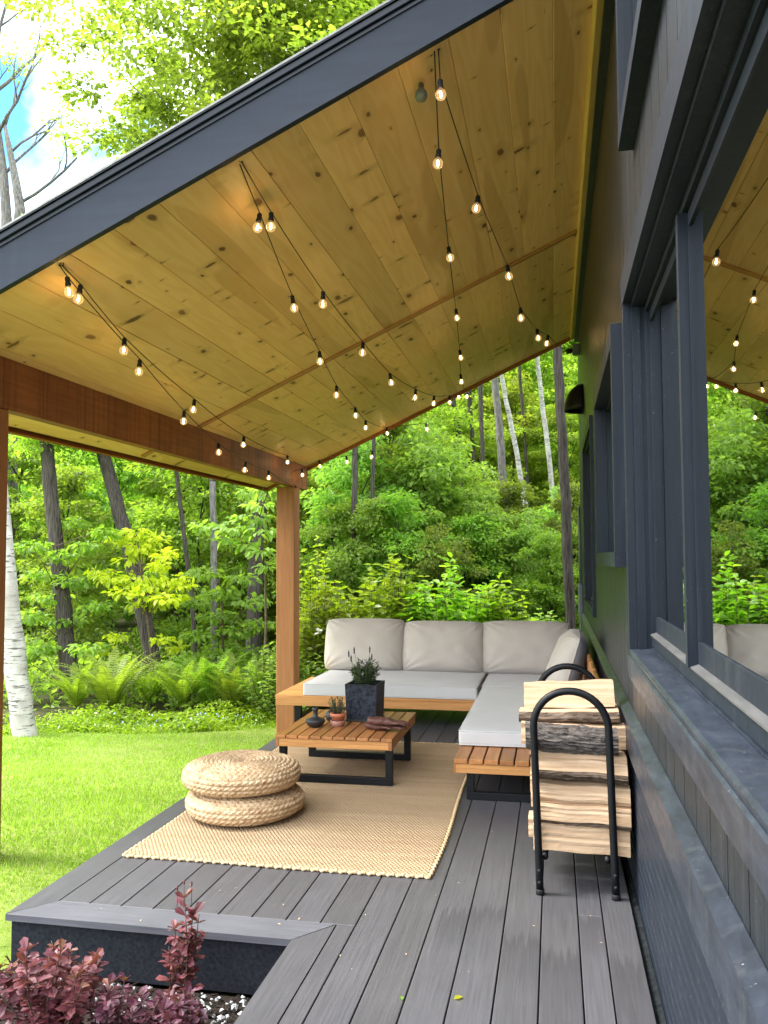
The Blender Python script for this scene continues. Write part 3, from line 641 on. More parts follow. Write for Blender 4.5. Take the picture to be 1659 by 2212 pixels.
# ================================================================== POUFS
def pouf_mesh():
    rr, hh = 0.328, 0.07; nr, nuu, nvv = 23, 1000, 210
    t = np.linspace(0, 1, 900); ang = -PI / 2 + PI * t; e = 0.44
    prof = np.stack([rr * np.abs(np.cos(ang)) ** e * 0.999 + 0.0005, hh * np.sign(np.sin(ang)) * np.abs(np.sin(ang)) ** 0.72], 1)
    prof[:, 1] -= 0.016 * np.clip(1 - prof[:, 0] / 0.2, 0, 1) ** 2 * np.sign(prof[:, 1])
    d = np.r_[0, np.cumsum(np.linalg.norm(np.diff(prof, axis=0), axis=1))]
    s = np.linspace(0, d[-1], nvv); pr = np.stack([np.interp(s, d, prof[:, 0]), np.interp(s, d, prof[:, 1])], 1)
    tn = np.gradient(pr, axis=0); tn /= np.linalg.norm(tn, axis=1)[:, None]; nrm = np.stack([tn[:, 1], -tn[:, 0]], 1)
    rows = d[-1] / 0.0245
    v = (s / 0.0245)[:, None]; u = np.linspace(0, 2 * PI, nuu, endpoint=False)[None, :]
    row = np.floor(v); fv = v - row
    rad = np.maximum(np.interp((row + 0.5) * 0.0245, s, pr[:, 0]), 0.02)
    k = np.maximum(6, np.round(2 * PI * rad / 0.034)); ph = (row * 2.399) % (2 * PI)
    a = np.abs(np.sin(u * k / 2 + ph + (fv - 0.5) * 2.3)); b = np.abs(np.sin(u * k / 2 + ph + PI / 2 - (fv - 0.5) * 2.3))
    lump = np.where(fv < 0.5, a, b) ** 0.7
    h = 0.0115 * (np.sin(PI * fv) ** 0.6) * (0.25 + 0.75 * lump)
    h = h + 0.002 * np.sin(u * 3 + row) + RNG.normal(0, 0.0005, h.shape)
    rad_ = pr[:, 0][:, None] + nrm[:, 0][:, None] * h; z = pr[:, 1][:, None] + nrm[:, 1][:, None] * h
    return np.stack([rad_ * np.cos(u), rad_ * np.sin(u), z], -1)
po = grid_mesh('pouf', pouf_mesh(), MT['straw'], wrapu=True); po.location = (-1.760, 4.645, 0.087)
tag(po, 'round braided straw pouf lying flat on the jute rug, under the other one', 'pouf', 'stacked braided poufs')
p2 = po.copy(); COL.objects.link(p2); p2.location = (-1.785, 4.655, 0.234); p2.rotation_euler = (0, 0, 1.3)
tag(p2, 'round braided straw pouf on top of its stack, showing its coiled top', 'pouf', 'stacked braided poufs')

# ================================================================== COFFEE TABLE
ct = tag(empty('coffee_table', (-1.42, 5.78, 0)), 'low slatted wooden coffee table on black steel frames', 'coffee table')
tx0, tx1, ty0, ty1, tz = -1.813, -1.026, 5.31, 6.25, 0.314
mb = MB(); w = (tx1 - tx0) / 10
for k in range(10): mb.box(tx0 + k * w + 0.003, tx0 + (k + 1) * w - 0.003, ty0 - 0.004, ty1 + 0.004, tz - 0.02, tz, bev=0.003)
keep(mb.build('slat', MT['teak']), ct)
mb = MB()
for y in (ty0 + 0.004, ty1 - 0.026):
    mb.box(tx0 + 0.028, tx1 - 0.028, y, y + 0.022, tz - 0.045, tz - 0.021, bev=0.002); mb.box(tx0 + 0.028, tx1 - 0.028, y, y + 0.022, tz - 0.073, tz - 0.0455, bev=0.002)
for x in (tx0 + 0.008, tx1 - 0.03):
    mb.box(x, x + 0.022, ty0 + 0.03, ty1 - 0.03, tz - 0.073, tz - 0.021, bev=0.002)
keep(mb.build('rail', MT['teakx']), ct)
CJ = [(x, y) for y in (ty0 + 0.002, ty1 - 0.028) for x in (tx0 + 0.006, tx1 - 0.0285)]
def each(items, name, mat, parent, sub=None):
    for f in items:
        b = MB(); f(b); o = keep(b.build(name, mat), parent)
        if sub: o.parent = sub
def leg_frame(y, xa, xb, zt, parent, t=0.045, zb=0.013):
    b = MB(); b.box(xa, xa + t, y, y + t, zb + t, zt, bev=0.002); b.box(xb - t, xb, y, y + t, zb + t, zt, bev=0.002); b.box(xa, xb, y, y + t, zb, zb + t - 0.0005, bev=0.002)
    keep(b.build('leg_frame', MT['black']), parent)
each([lambda b, x=x, y=y: b.box(x, x + 0.0215, y, y + 0.026, tz - 0.074, tz - 0.0212) for x, y in CJ], 'corner_joint', MT['teakg'], ct)
leg_frame(5.335, -1.79, -1.035, tz - 0.0745, ct); leg_frame(6.01, -1.79, -1.035, tz - 0.0745, ct)

# ================================================================== SOFA BENCHES
bench = tag(empty('sofa_bench', (-1.54, 7.75, 0)), 'long slatted wooden sofa base along the back of the deck', 'sofa base')
bx0, bx1, by0, by1, bz = -2.455, -0.640, 7.205, 8.36, 0.252
mb = MB(); n = 13; w = (by1 - by0) / n
for k in range(n): mb.box(bx0 - 0.004, bx1, by0 + k * w + 0.007, by0 + (k + 1) * w - 0.007, bz - 0.022, bz, bev=0.003)
keep(mb.build('slat', MT['teakx']), bench)
mb = MB(); mb.box(bx0 + 0.004, bx1, by0 + 0.002, by0 + 0.026, bz - 0.09, bz - 0.0225, bev=0.003); mb.box(bx0 + 0.004, bx0 + 0.028, by0 + 0.0265, by1, bz - 0.09, bz - 0.0225, bev=0.003); mb.box(bx0 + 0.03, bx1, by1 - 0.026, by1 - 0.002, bz - 0.09, bz - 0.0225)
keep(mb.build('rail', MT['teakx']), bench)
for x in (-2.30, -0.72):
    mb = MB(); mb.box(x, x + 0.06, 7.28, 7.325, 0.0455, bz - 0.091, bev=0.002); mb.box(x, x + 0.06, 8.24, 8.285, 0.0455, bz - 0.091, bev=0.002); mb.box(x, x + 0.06, 7.28, 8.285, 0.002, 0.045, bev=0.002)
    keep(mb.build('leg_frame', MT['black']), bench)
mb = MB()
for k in range(5): mb.box(bx0 + 0.25, bx1 + 0.8, 8.385 + 0.02 * k, 8.405 + 0.02 * k, 0.30 + 0.085 * k, 0.37 + 0.085 * k, bev=0.003)
for x in (-2.15, -1.4, -0.7): mb.prism([(8.362, 0.17), (8.382, 0.17), (8.485, 0.70), (8.465, 0.70)], x, x + 0.05, 0) if False else None
keep(mb.build('backrest', MT['teakx']), bench)
ben2 = tag(empty('sofa_bench', (-0.2, 6.6, 0)), 'slatted wooden sofa base along the navy wall, ending beside the firewood', 'sofa base')
cx0, cx1, cy0, cy1 = -0.622, 0.205, 5.154, 8.36
mb = MB(); n = 9; w = (cx1 - cx0) / n
for k in range(n): mb.box(cx0 + k * w + 0.005, cx0 + (k + 1) * w - 0.005, cy0 - 0.006, cy1, bz - 0.034, bz - 0.004, bev=0.003)
keep(mb.build('slat', MT['teak']), ben2)
mb = MB()
for z0, z1 in ((bz - 0.090, bz - 0.0625), (bz - 0.062, bz - 0.0345)): mb.box(cx0 + 0.012, cx1 - 0.01, cy0 + 0.002, cy0 + 0.026, z0, z1, bev=0.002)
mb.box(cx0 + 0.004, cx0 + 0.026, cy0 + 0.0265, cy1, bz - 0.09, bz - 0.0345, bev=0.002); mb.box(cx1 - 0.026, cx1 - 0.004, cy0 + 0.0265, cy1, bz - 0.09, bz - 0.0345, bev=0.002)
keep(mb.build('rail', MT['teakx']), ben2)
mb = MB(); mb.box(cx0 + 0.0005, cx0 + 0.0115, cy0, cy0 + 0.026, bz - 0.091, bz - 0.0345); keep(mb.build('corner_joint', MT['teakg']), ben2)
leg_frame(5.175, -0.545, 0.14, bz - 0.0905, ben2, zb=0.001); leg_frame(7.9, -0.545, 0.14, bz - 0.0905, ben2, zb=0.001)
mb = MB()
for k in range(7):
    y = 5.45 + 0.40 * k; mb.box(0.232, 0.256, y, y + 0.33, 0.17, 0.715, bev=0.004)
mb.box(0.2565, 0.28, 5.45, 8.3, 0.28, 0.34); mb.box(0.2565, 0.28, 5.45, 8.3, 0.60, 0.66)
keep(mb.build('backrest', MT['teak']), ben2)

# cushions ----------------------------------------------------------
def rounded_box(hx, hy, hz, r_, n=18, puff=0.0, wr=None):
    """closed box with round edges and a slightly swollen top and bottom"""
    bm = bmesh.new()
    def ax(h): return [-h, -h + r_ * 0.3, -h + r_ * 0.65] + list(np.linspace(-h + r_, h - r_, n)) + [h - r_ * 0.65, h - r_ * 0.3, h]
    H = (hx, hy, hz); A = [ax(h) for h in H]
    for d in range(3):
        e, f = [k for k in range(3) if k != d]
        for sgn in (-1, 1):
            vs = []
            for p in A[e]:
                row = []
                for q in A[f]:
                    c = [0, 0, 0]; c[d] = sgn * H[d]; c[e] = p; c[f] = q
                    inn = [max(-H[k] + r_, min(H[k] - r_, c[k])) for k in range(3)]; dl = Vector([c[k] - inn[k] for k in range(3)]).normalized() * r_
                    v = Vector(inn) + dl
                    k = puff * (1 - (v.x / hx) ** 2) * (1 - (v.y / hy) ** 2) * v.z / hz
                    v.z += k + (wr(v) if wr else 0); row.append(bm.verts.new(v))
                vs.append(row)
            for i in range(len(vs) - 1):
                for j in range(len(vs[0]) - 1): bm.faces.new((vs[i][j], vs[i + 1][j], vs[i + 1][j + 1], vs[i][j + 1])).smooth = True
    bmesh.ops.remove_doubles(bm, verts=bm.verts, dist=1e-5); bmesh.ops.recalc_face_normals(bm, faces=bm.faces)
    return bm
def seat_cushion(x0, x1, y0, y1, z0, z1, label, seed):
    cx, cy, cz = (x0 + x1) / 2, (y0 + y1) / 2, (z0 + z1) / 2; hx, hy, hz = (x1 - x0) / 2, (y1 - y0) / 2, (z1 - z0) / 2
    bm = rounded_box(hx, hy, hz, 0.020, 18, 0.010, lambda v: 0.0022 * math.sin(v.x * 9 + seed) * math.sin(v.y * 8 + seed * 2) * max(0, v.z / hz))
    bm.transform(Matrix.Translation((cx, cy, cz))); me = bpy.data.meshes.new('seat_cushion'); bm.to_mesh(me); bm.free(); me.materials.append(MT['seatfab'])
    o = bpy.data.objects.new('seat_cushion', me); COL.objects.link(o); tag(o, label, 'cushion')
    b = MB()
    for s in (1, -1):
        q = []
        for (sx, sy, a0) in ((1, 1, 0), (-1, 1, 90), (-1, -1, 180), (1, -1, 270)):
            q += [(cx + sx * (hx - 0.020) + 0.0165 * math.cos(R(a0 + t)), cy + sy * (hy - 0.020) + 0.0165 * math.sin(R(a0 + t)), cz + s * (hz - 0.006)) for t in (0, 30, 60, 90)]
        b.tube(q + [q[0]], 0.0042, 6)
    b.build('piping', MT['seatfab'], o)
    return o
seat_cushion(-2.205, -0.662, 7.22, 8.34, 0.2525, 0.358, 'long light grey seat cushion on the back sofa base', 1)
seat_cushion(-0.628, 0.175, 5.49, 7.37, 0.2525, 0.350, 'light grey seat cushion on the wall side sofa base, near the firewood', 2)
seat_cushion(-0.640, 0.175, 7.385, 8.34, 0.2525, 0.350, 'square light grey seat cushion in the sofa corner', 3)
def pillow(W, H, T, M, label, seed, mats, mi_side=None):
    rg = np.random.default_rng(seed); n = 56
    u = np.sin(np.linspace(-PI / 2, PI / 2, n)); Uu, Vv = np.meshgrid(u, u)
    edge = np.clip((1 - np.abs(Uu) ** 3.2), 0, 1) ** 0.42 * np.clip((1 - np.abs(Vv) ** 3.2), 0, 1) ** 0.42
    px = Uu * W / 2 * np.sqrt(1 - 0.11 * np.abs(Vv) ** 5); pz = Vv * H / 2 * np.sqrt(1 - 0.15 * np.abs(Uu) ** 5)
    wr = 0.0
    for k in range(7):
        a, f, p = rg.uniform(0, PI), rg.uniform(5, 15), rg.uniform(0, 6)
        wr = wr + rg.uniform(0.0004, 0.0016) * np.sin(f * (Uu * math.cos(a) + Vv * math.sin(a)) + p)
    pin = 0
    for cu in (-1, 1):     # creases running in from the corners
        for cv in (-1, 1):
            rr = np.hypot(Uu - cu, (Vv - cv)); th = np.arctan2(Vv - cv, Uu - cu); pin = pin + 0.015 * np.exp(-rr * 2.8) * np.sin(th * 15 + seed)
    front = -T * 0.60 * edge * (1 + 0.16 * (-Vv)) + (wr + pin) * np.clip(edge * 2, 0, 1); back = T * 0.45 * edge
    A = np.stack([px, front, pz], -1); B = np.stack([px, back, pz], -1)
    V = np.concatenate([A.reshape(-1, 3), B.reshape(-1, 3)]); V = V @ np.array(M.to_3x3()).T + np.array(M.translation)
    i = (np.arange(n - 1)[:, None] * n + np.arange(n - 1)[None, :]).reshape(-1)
    F1 = np.stack([i, i + 1, i + n + 1, i + n], 1); F2 = np.stack([i + n * n, i + n * n + n, i + n * n + n + 1, i + n * n + 1], 1)
    mi = np.r_[np.zeros(len(F1)), np.ones(len(F2))] if len(mats) > 1 else None
    o = raw_mesh('back_cushion', V, np.r_[F1, F2], mats, None, True, mi); tag(o, label, 'cushion')
    b = MB(); q = [Vector((a * W / 2 * math.sqrt(1 - 0.11 * abs(c) ** 5), 0, c * H / 2 * math.sqrt(1 - 0.15 * abs(a) ** 5))) for a, c in [(-1 + 2 * k / 24, -1) for k in range(24)] + [(1, -1 + 2 * k / 24) for k in range(24)] + [(1 - 2 * k / 24, 1) for k in range(24)] + [(-1, 1 - 2 * k / 24) for k in range(25)]]
    b.tube([M @ v for v in q], 0.0045, 6, cap=False); b.build('piping', mats[0], o)
    return o
def pm(x, y, z, tilt, yaw): return Matrix.Translation((x, y, z)) @ Matrix.Rotation(yaw, 4, 'Z') @ Matrix.Rotation(tilt, 4, 'X')
TB = [MT['backfab']]
pillow(0.81, 0.52, 0.27, pm(-1.868, 8.235, 0.600, R(-15), R(1)), 'warm grey back cushion at the post end of the sofa', 11, TB)
pillow(0.81, 0.51, 0.27, pm(-1.085, 8.245, 0.588, R(-15), R(-1)), 'warm grey back cushion between the other two along the back sofa base', 12, TB)
pillow(0.86, 0.52, 0.27, pm(-0.285, 8.260, 0.590, R(-15), R(0)), 'warm grey back cushion in the sofa corner', 13, TB)
pillow(0.84, 0.54, 0.26, pm(0.105, 7.02, 0.600, R(-17), R(-90)), 'back cushion with a charcoal back leaning beside the navy wall', 14, [MT['backfab'], MT['darkfab']])

# ================================================================== THINGS ON THE TABLE
def on_table(x, y): return at(x, y, Z=tz)
# square black planter ------------------------------------------------
pc = Vector((-1.345, 5.93, tz))
pl = tag(empty('planter', pc), 'square black terrazzo planter standing on the coffee table, holding lavender', 'planter')
b = MB(); a, h = 0.118, 0.262; i_ = a - 0.017
MZ = Matrix.Translation(pc) @ Matrix.Rotation(R(-3), 4, 'Z')
def ringq(w, z, tap=1.0): return [MZ @ Vector((sx * w, sy * w, z)) for sx, sy in ((-1, -1), (1, -1), (1, 1), (-1, 1))]
rings = [ringq(a * 0.90, 0.016), ringq(a * 0.91, 0.02), ringq(a * 0.985, h - 0.008), ringq(a * 0.99, h - 0.002), ringq(a * 0.975, h), ringq(i_ + 0.003, h), ringq(i_, h - 0.004), ringq(i_ * 0.97, h - 0.05)]
vs = [v for r_ in rings for v in r_]; fs = [[k * 4 + j, k * 4 + (j + 1) % 4, k * 4 + 4 + (j + 1) % 4, k * 4 + 4 + j] for k in range(len(rings) - 1) for j in range(4)] + [[3, 2, 1, 0]]
b.add(vs, fs); keep(b.build('pot', MT['pot']), pl)
b = MB(); b.box(-a * 0.96, a * 0.96, -a * 0.96, a * 0.96, 0.001, 0.0155, M=MZ, bev=0.003); keep(b.build('saucer', MT['vase']), pl)
b = MB(); b.box(-i_ * 0.97, i_ * 0.97, -i_ * 0.97, i_ * 0.97, h - 0.07, h - 0.03, M=MZ); keep(b.build('soil', MT['soil']), pl)
def bushy_plant(name, c, n, hh, spread, leaf, mat, stemm, label, cat, seed, width=0.3, per=16):
    rg = np.random.default_rng(seed); root = tag(empty(name, c), label, cat); sb = MB(); P = []; D = []
    for k in range(n):
        w = rg.uniform(0, 2 * PI); q = rg.uniform(0.15, 1) ** 0.7; hk = hh * rg.uniform(0.55, 1.0)
        top = Vector((c[0] + math.cos(w) * spread * q, c[1] + math.sin(w) * spread * q, c[2] + hk)); base = Vector((c[0] + math.cos(w) * spread * 0.35 * q, c[1] + math.sin(w) * spread * 0.35 * q, c[2]))
        mid = (base + top) / 2 + Vector((math.cos(w), math.sin(w), 0)) * spread * 0.12
        sb.tube([base, mid, top], [0.002, 0.0016, 0.001], 5)
        for j in range(per):
            t = 0.15 + 0.85 * j / per; p = base.lerp(mid, t * 2) if t < 0.5 else mid.lerp(top, t * 2 - 1)
            a_ = rg.uniform(0, 2 * PI); P.append(p); D.append((math.cos(a_), math.sin(a_), 0.7))
    keep(sb.build('stem', stemm), root)
    V, F = leaves(np.array([tuple(p) for p in P]), np.array(D), leaf, 0.0, width, 0.1, rg)
    keep(raw_mesh('foliage', V, F, mat), root)
    return root
lav = bushy_plant('lavender_plant', pc + Vector((0, 0, h - 0.03)), 50, 0.19, 0.11, 0.036, MT['leafL'], MT['gstem'], 'young lavender plant with a few tall bud stalks growing in the black planter', 'plant', 3, 0.28, 18)
b = MB(); BT = []
for dx, dy, hh in ((-0.125, 0.02, 0.33), (-0.10, -0.01, 0.30), (-0.085, 0.02, 0.355), (0.035, 0.0, 0.365), (0.045, 0.02, 0.31), (0.02, -0.03, 0.26), (-0.05, -0.02, 0.25)):
    base = pc + Vector((dx * 0.25, dy, h - 0.02)); top = pc + Vector((dx, dy, h + hh - 0.13))
    b.tube([base, base.lerp(top, 0.5) + Vector((dx * 0.1, 0, 0)), top], [0.0018, 0.0016, 0.0012], 5)
    BT.append(tuple(top))
keep(b.build('stalk', MT['gstem']), lav); each([lambda b, t=t: b.lathe([(0.001, -0.028), (0.0055, -0.018), (0.0045, -0.008), (0.0062, 0.002), (0.004, 0.014), (0.0005, 0.024)], t, 7) for t in BT], 'bud', MT['lavender'], lav)
# small terracotta pot
tc = Vector((-1.475, 5.655, tz))
tp = tag(empty('terracotta_pot', tc), 'small terracotta pot standing in a dusty clay dish on the coffee table', 'flower pot')
b = MB(); b.lathe([(0.0, 0.022), (0.036, 0.022), (0.046, 0.066), (0.052, 0.067), (0.054, 0.090), (0.049, 0.091), (0.046, 0.082), (0.0, 0.080)], tuple(tc), 28); keep(b.build('pot', MT['clay']), tp)
b = MB(); b.lathe([(0.0, 0.001), (0.042, 0.001), (0.053, 0.036), (0.054, 0.040), (0.050, 0.040), (0.044, 0.020), (0.0, 0.018)], tuple(tc), 28); keep(b.build('saucer', MT['clayp']), tp)
bushy_plant('succulent_plant', tc + Vector((0, 0, 0.08)), 26, 0.12, 0.075, 0.017, MT['leafL'], MT['stem'], 'sprawling small leaved succulent growing in the terracotta pot', 'plant', 5, 0.6, 11)
# black bottle vase and round pot
vc = Vector((-1.62, 5.60, tz))
b = MB(); b.lathe([(0.0, 0.001), (0.034, 0.001), (0.050, 0.012), (0.066, 0.034), (0.068, 0.046), (0.062, 0.054), (0.024, 0.068), (0.018, 0.074), (0.0165, 0.105), (0.018, 0.109), (0.0225, 0.118), (0.020, 0.131), (0.012, 0.132), (0.010, 0.11)], tuple(vc), 36)
tag(b.build('bud_vase', MT['vase']), 'squat matt black vase with a narrow neck on the coffee table', 'vase')
rc = Vector((-1.545, 5.80, tz))
b = MB(); b.lathe([(0.0, 0.001), (0.03, 0.001), (0.052, 0.02), (0.058, 0.042), (0.050, 0.066), (0.034, 0.078), (0.030, 0.078), (0.030, 0.06)], tuple(rc), 32)
tag(b.build('round_bowl', MT['vase']), 'small round black bowl half hidden behind the terracotta pot', 'bowl')
# leather gloves: a palm, a cuff, four fingers and a thumb grown as one skin
def glove(name, M, label, curl, seed):
    rg = random.Random(seed); vs = []; es = []; rad = []
    def chain(pts, par):
        last = par
        for p, r_ in pts:
            vs.append(Vector(p)); rad.append(r_); i = len(vs) - 1
            if last is not None: es.append((last, i))
            last = i
        return last
    w0 = chain([((-0.085, 0, 0.0), 0.040), ((-0.05, 0, 0.0), 0.034), ((0.0, 0, 0.0), 0.038), ((0.035, 0, 0.0), 0.042)], None)
    for k, (yy, ln) in enumerate(((-0.033, 0.064), (-0.012, 0.078), (0.010, 0.074), (0.031, 0.058))):
        b_ = chain([((0.060, yy * 0.9, 0), 0.0145), ((0.060 + ln * 0.40, yy * 1.12, 0.004), 0.0125), ((0.060 + ln * 0.75, yy * 1.2 + rg.uniform(-0.004, 0.004), -curl * 0.3), 0.0118), ((0.060 + ln, yy * 1.22, -curl), 0.0105)], w0)
    chain([((0.012, -0.042, 0.002), 0.016), ((0.040, -0.060, 0.0), 0.013), ((0.068, -0.066, -0.004), 0.011)], 2)
    me = bpy.data.meshes.new(name); me.from_pydata([tuple(v) for v in vs], es, []); me.materials.append(MT['leather'])
    o = bpy.data.objects.new(name, me); COL.objects.link(o)
    sk = o.modifiers.new('skin', 'SKIN'); sk.use_smooth_shade = True
    for i, r_ in enumerate(rad): me.skin_vertices[0].data[i].radius = (r_, r_)
    me.skin_vertices[0].data[0].use_root = True
    o.modifiers.new('smooth', 'SUBSURF').levels = 2; o.modifiers['smooth'].render_levels = 2
    tx = bpy.data.textures.new(name + ' creases', 'CLOUDS'); tx.noise_scale = 0.02
    dm = o.modifiers.new('creases', 'DISPLACE'); dm.texture = tx; dm.strength = 0.014; dm.mid_level = 0.5
    o.matrix_world = M; tag(o, label, 'glove', 'leather work gloves'); return o
gc = on_table(828, 1578)
glove('leather_glove', Matrix.Translation((gc.x - 0.02, gc.y + 0.015, tz + 0.028)) @ Matrix.Rotation(R(-4), 4, 'Z') @ Matrix.Diagonal((1.32, 1.05, 0.72, 1)), 'dark brown leather work glove lying on the coffee table, under the other', 0.008, 1)
glove('leather_glove', Matrix.Translation((gc.x + 0.005, gc.y - 0.03, tz + 0.066)) @ Matrix.Rotation(R(9), 4, 'Z') @ Matrix.Rotation(R(4), 4, 'Y') @ Matrix.Diagonal((1.30, -1.05, 0.74, 1)), 'dark brown leather work glove on top of its pair on the coffee table', 0.014, 2)

# ================================================================== FIREWOOD RACK
rack = tag(empty('firewood_rack', (0.08, 4.25, 0)), 'black tubular firewood rack with two round hoops standing beside the navy wall', 'log rack')
def hoop(y, lean):
    xa, xb = -0.084, 0.236; r_ = (xb - xa) / 2; pts = []
    zs = 0.72
    L = lambda x, z: (x + lean * z / 0.88, y, z)
    for k in range(9): pts.append(L(xa, 0.02 + (zs - 0.02) * k / 8))
    for k in range(1, 20): t = PI - PI * k / 20; pts.append(L((xa + xb) / 2 + r_ * math.cos(t), zs + r_ * math.sin(t)))
    for k in range(9): pts.append(L(xb, zs - (zs - 0.02) * k / 8))
    b = MB(); b.tube(pts, 0.0165, 14); h_ = keep(b.build('hoop', MT['black']), rack)
    each([lambda b, x=x: b.lathe([(0.0, 0.001), (0.019, 0.001), (0.019, 0.022), (0.017, 0.024)], (x, y, 0), 16) for x in (xa, xb)], 'foot_cap', MT['rubber'], rack, h_)
    each([lambda b, x=x, z=z: b.tube([(x + lean * z, y - 0.0155, z), (x + lean * z, y - 0.0205, z)], 0.008, 8) for x in (xa, xb) for z in (0.055, 0.105)], 'bolt', MT['rubber'], rack, h_)
hoop(3.805, -0.022); hoop(4.66, -0.018)
each([lambda b, x=x: b.tube([(x, 3.822, 0.155), (x, 4.643, 0.155)], 0.013, 10) for x in (-0.06, 0.205)], 'base_rail', MT['black'], rack)
def log(poly, x0, x1, label, bark, seed, bmat='bark', yaw=0.0, bow=0.004, tilt=0.0, group='firewood logs in the rack'):
    """poly: outline in (y, z) with a flag per edge, True = bark, False = split face"""
    rg = np.random.default_rng(seed); nx = 22; pts = []; fl = []
    m = len(poly)
    for i in range(m):
        a, c = poly[i], poly[(i + 1) % m]; k = 7 if not bark[i] else 6
        for j in range(k): pts.append((a[0] + (c[0] - a[0]) * j / k, a[1] + (c[1] - a[1]) * j / k)); fl.append(bark[i])
    pts = np.array(pts); cen = pts.mean(0); n = len(pts); ys = np.linspace(0, 1, nx)
    ph = rg.uniform(0, 6, 8); off = rg.normal(0, 0.0026, (n,)); V = []
    for q, t in enumerate(ys):
        x = x0 + (x1 - x0) * t; wob = np.array([math.sin(t * 3 + ph[0]) * bow + math.sin(t * 9 + ph[1]) * 0.002, math.sin(t * 2.6 + ph[2]) * bow + math.sin(t * 11 + ph[3]) * 0.002])
        for k in range(n):
            d = (pts[k] - cen); dl = np.linalg.norm(d) + 1e-6; rough_ = (0.0022 if fl[k] else 0.0004)
            j = off[k] + rg.normal(0, rough_) + 0.0015 * math.sin(k * 0.9 + t * 4 + ph[4])
            p = pts[k] + d / dl * j + wob; V.append((x, p[0], p[1] + tilt * (t - 0.5)))
    F = []; mi = []
    for q in range(nx - 1):
        for k in range(n): F.append([q * n + k, q * n + (k + 1) % n, (q + 1) * n + (k + 1) % n, (q + 1) * n + k]); mi.append(1 if fl[k] else 0)
    F += [list(range(n))[::-1], [(nx - 1) * n + k for k in range(n)]]; mi += [2, 2]
    me = bpy.data.meshes.new('firewood_log'); xc = (x0 + x1) / 2
    V = [((v[0] - xc) * math.cos(yaw) - (v[1] - cen[0]) * math.sin(yaw) + xc, (v[0] - xc) * math.sin(yaw) + (v[1] - cen[0]) * math.cos(yaw) + cen[0], v[2]) for v in V]
    me.from_pydata(V, [], F)
    for mm in ('split', bmat, 'endgrain'): me.materials.append(MT[mm])
    me.polygons.foreach_set('material_index', mi)
    bm = bmesh.new(); bm.from_mesh(me); bmesh.ops.recalc_face_normals(bm, faces=bm.faces); bm.to_mesh(me); bm.free()
    o = bpy.data.objects.new('firewood_log', me); COL.objects.link(o); tag(o, label, 'firewood', group); return o
S, B_ = False, True
yn = 3.845
def quad(y0, y1, z0, z1, sk=0.0): return [(y0, z0), (y0 + sk, z1), (y1, z1 - 0.006), (y1, z0 + 0.004)]
log([(yn, 0.172), (yn + 0.004, 0.276), (yn + 0.03, 0.282), (yn + 0.15, 0.262), (yn + 0.16, 0.172)], -0.112, 0.302, 'pale split log at the very bottom front of the rack', [S, S, B_, B_, B_], 1, yaw=R(0.8), tilt=-0.006)
log([(yn + 0.014, 0.288), (yn - 0.006, 0.306), (yn + 0.006, 0.372), (yn + 0.020, 0.380), (yn + 0.012, 0.400), (yn + 0.030, 0.458), (yn + 0.14, 0.462), (yn + 0.15, 0.288)], -0.102, 0.308, 'chunky split log with a ridge along it, second from the bottom at the rack front', [B_, S, S, S, S, S, B_, B_], 2, yaw=R(-0.7), tilt=-0.012)
log([(yn + 0.040, 0.470), (yn + 0.000, 0.500), (yn + 0.004, 0.518), (yn + 0.055, 0.590), (yn + 0.17, 0.588), (yn + 0.14, 0.468)], -0.114, 0.298, 'split log with a mossy bark underside below the dark round one', [B_, B_, S, S, B_, B_], 4, yaw=R(1.4), tilt=-0.018)
log([(yn + 0.075 + 0.068 * math.cos(w), 0.655 + 0.060 * math.sin(w)) for w in np.linspace(0, 2 * PI, 10, endpoint=False)], -0.142, 0.262, 'dark bark covered round log in the middle of the rack front', [B_] * 10, 5, 'barkgrey', yaw=R(1.8), bow=0.007, tilt=-0.016)
log([(4.05, 0.588), (4.045, 0.684), (4.17, 0.684), (4.19, 0.590)], -0.166, 0.308, 'wide pale split log just behind the dark round one', [S, S, B_, B_], 6)
log([(4.09, 0.690), (4.075, 0.712), (4.11, 0.738), (4.22, 0.738), (4.22, 0.690)], -0.178, 0.284, 'split log with its furrowed bark side facing out, second from the top', [B_, B_, S, S, S], 7, yaw=R(-0.8), tilt=0.006)
log([(4.20, 0.742), (4.27, 0.848), (4.33, 0.852), (4.37, 0.742)], -0.160, 0.270, 'pale split log lying topmost on the pile', [S, S, B_, B_], 8, yaw=R(2.0), tilt=0.028)
# deeper rows of the pile
k = 20
for yy, lv in ((4.03, [(0.172, 0.27), (0.275, 0.37), (0.375, 0.46), (0.465, 0.58)]), (4.19, [(0.172, 0.26), (0.265, 0.35), (0.355, 0.45), (0.455, 0.58)]), (4.345, [(0.172, 0.27), (0.275, 0.36), (0.365, 0.46), (0.465, 0.56), (0.565, 0.65), (0.655, 0.735)]), (4.50, [(0.172, 0.27), (0.275, 0.36), (0.365, 0.46), (0.465, 0.56), (0.565, 0.65), (0.655, 0.72)])):
    for z0, z1 in lv:
        k += 1; j = random.uniform(-0.02, 0.02); y1 = yy + 0.125
        log(quad(yy, y1, z0, z1 - 0.004), -0.12 + j, 0.285 + j * 0.6, 'split log deep inside the pile behind the front logs', [S, S, B_, S], k, yaw=R(random.uniform(-1, 1)))

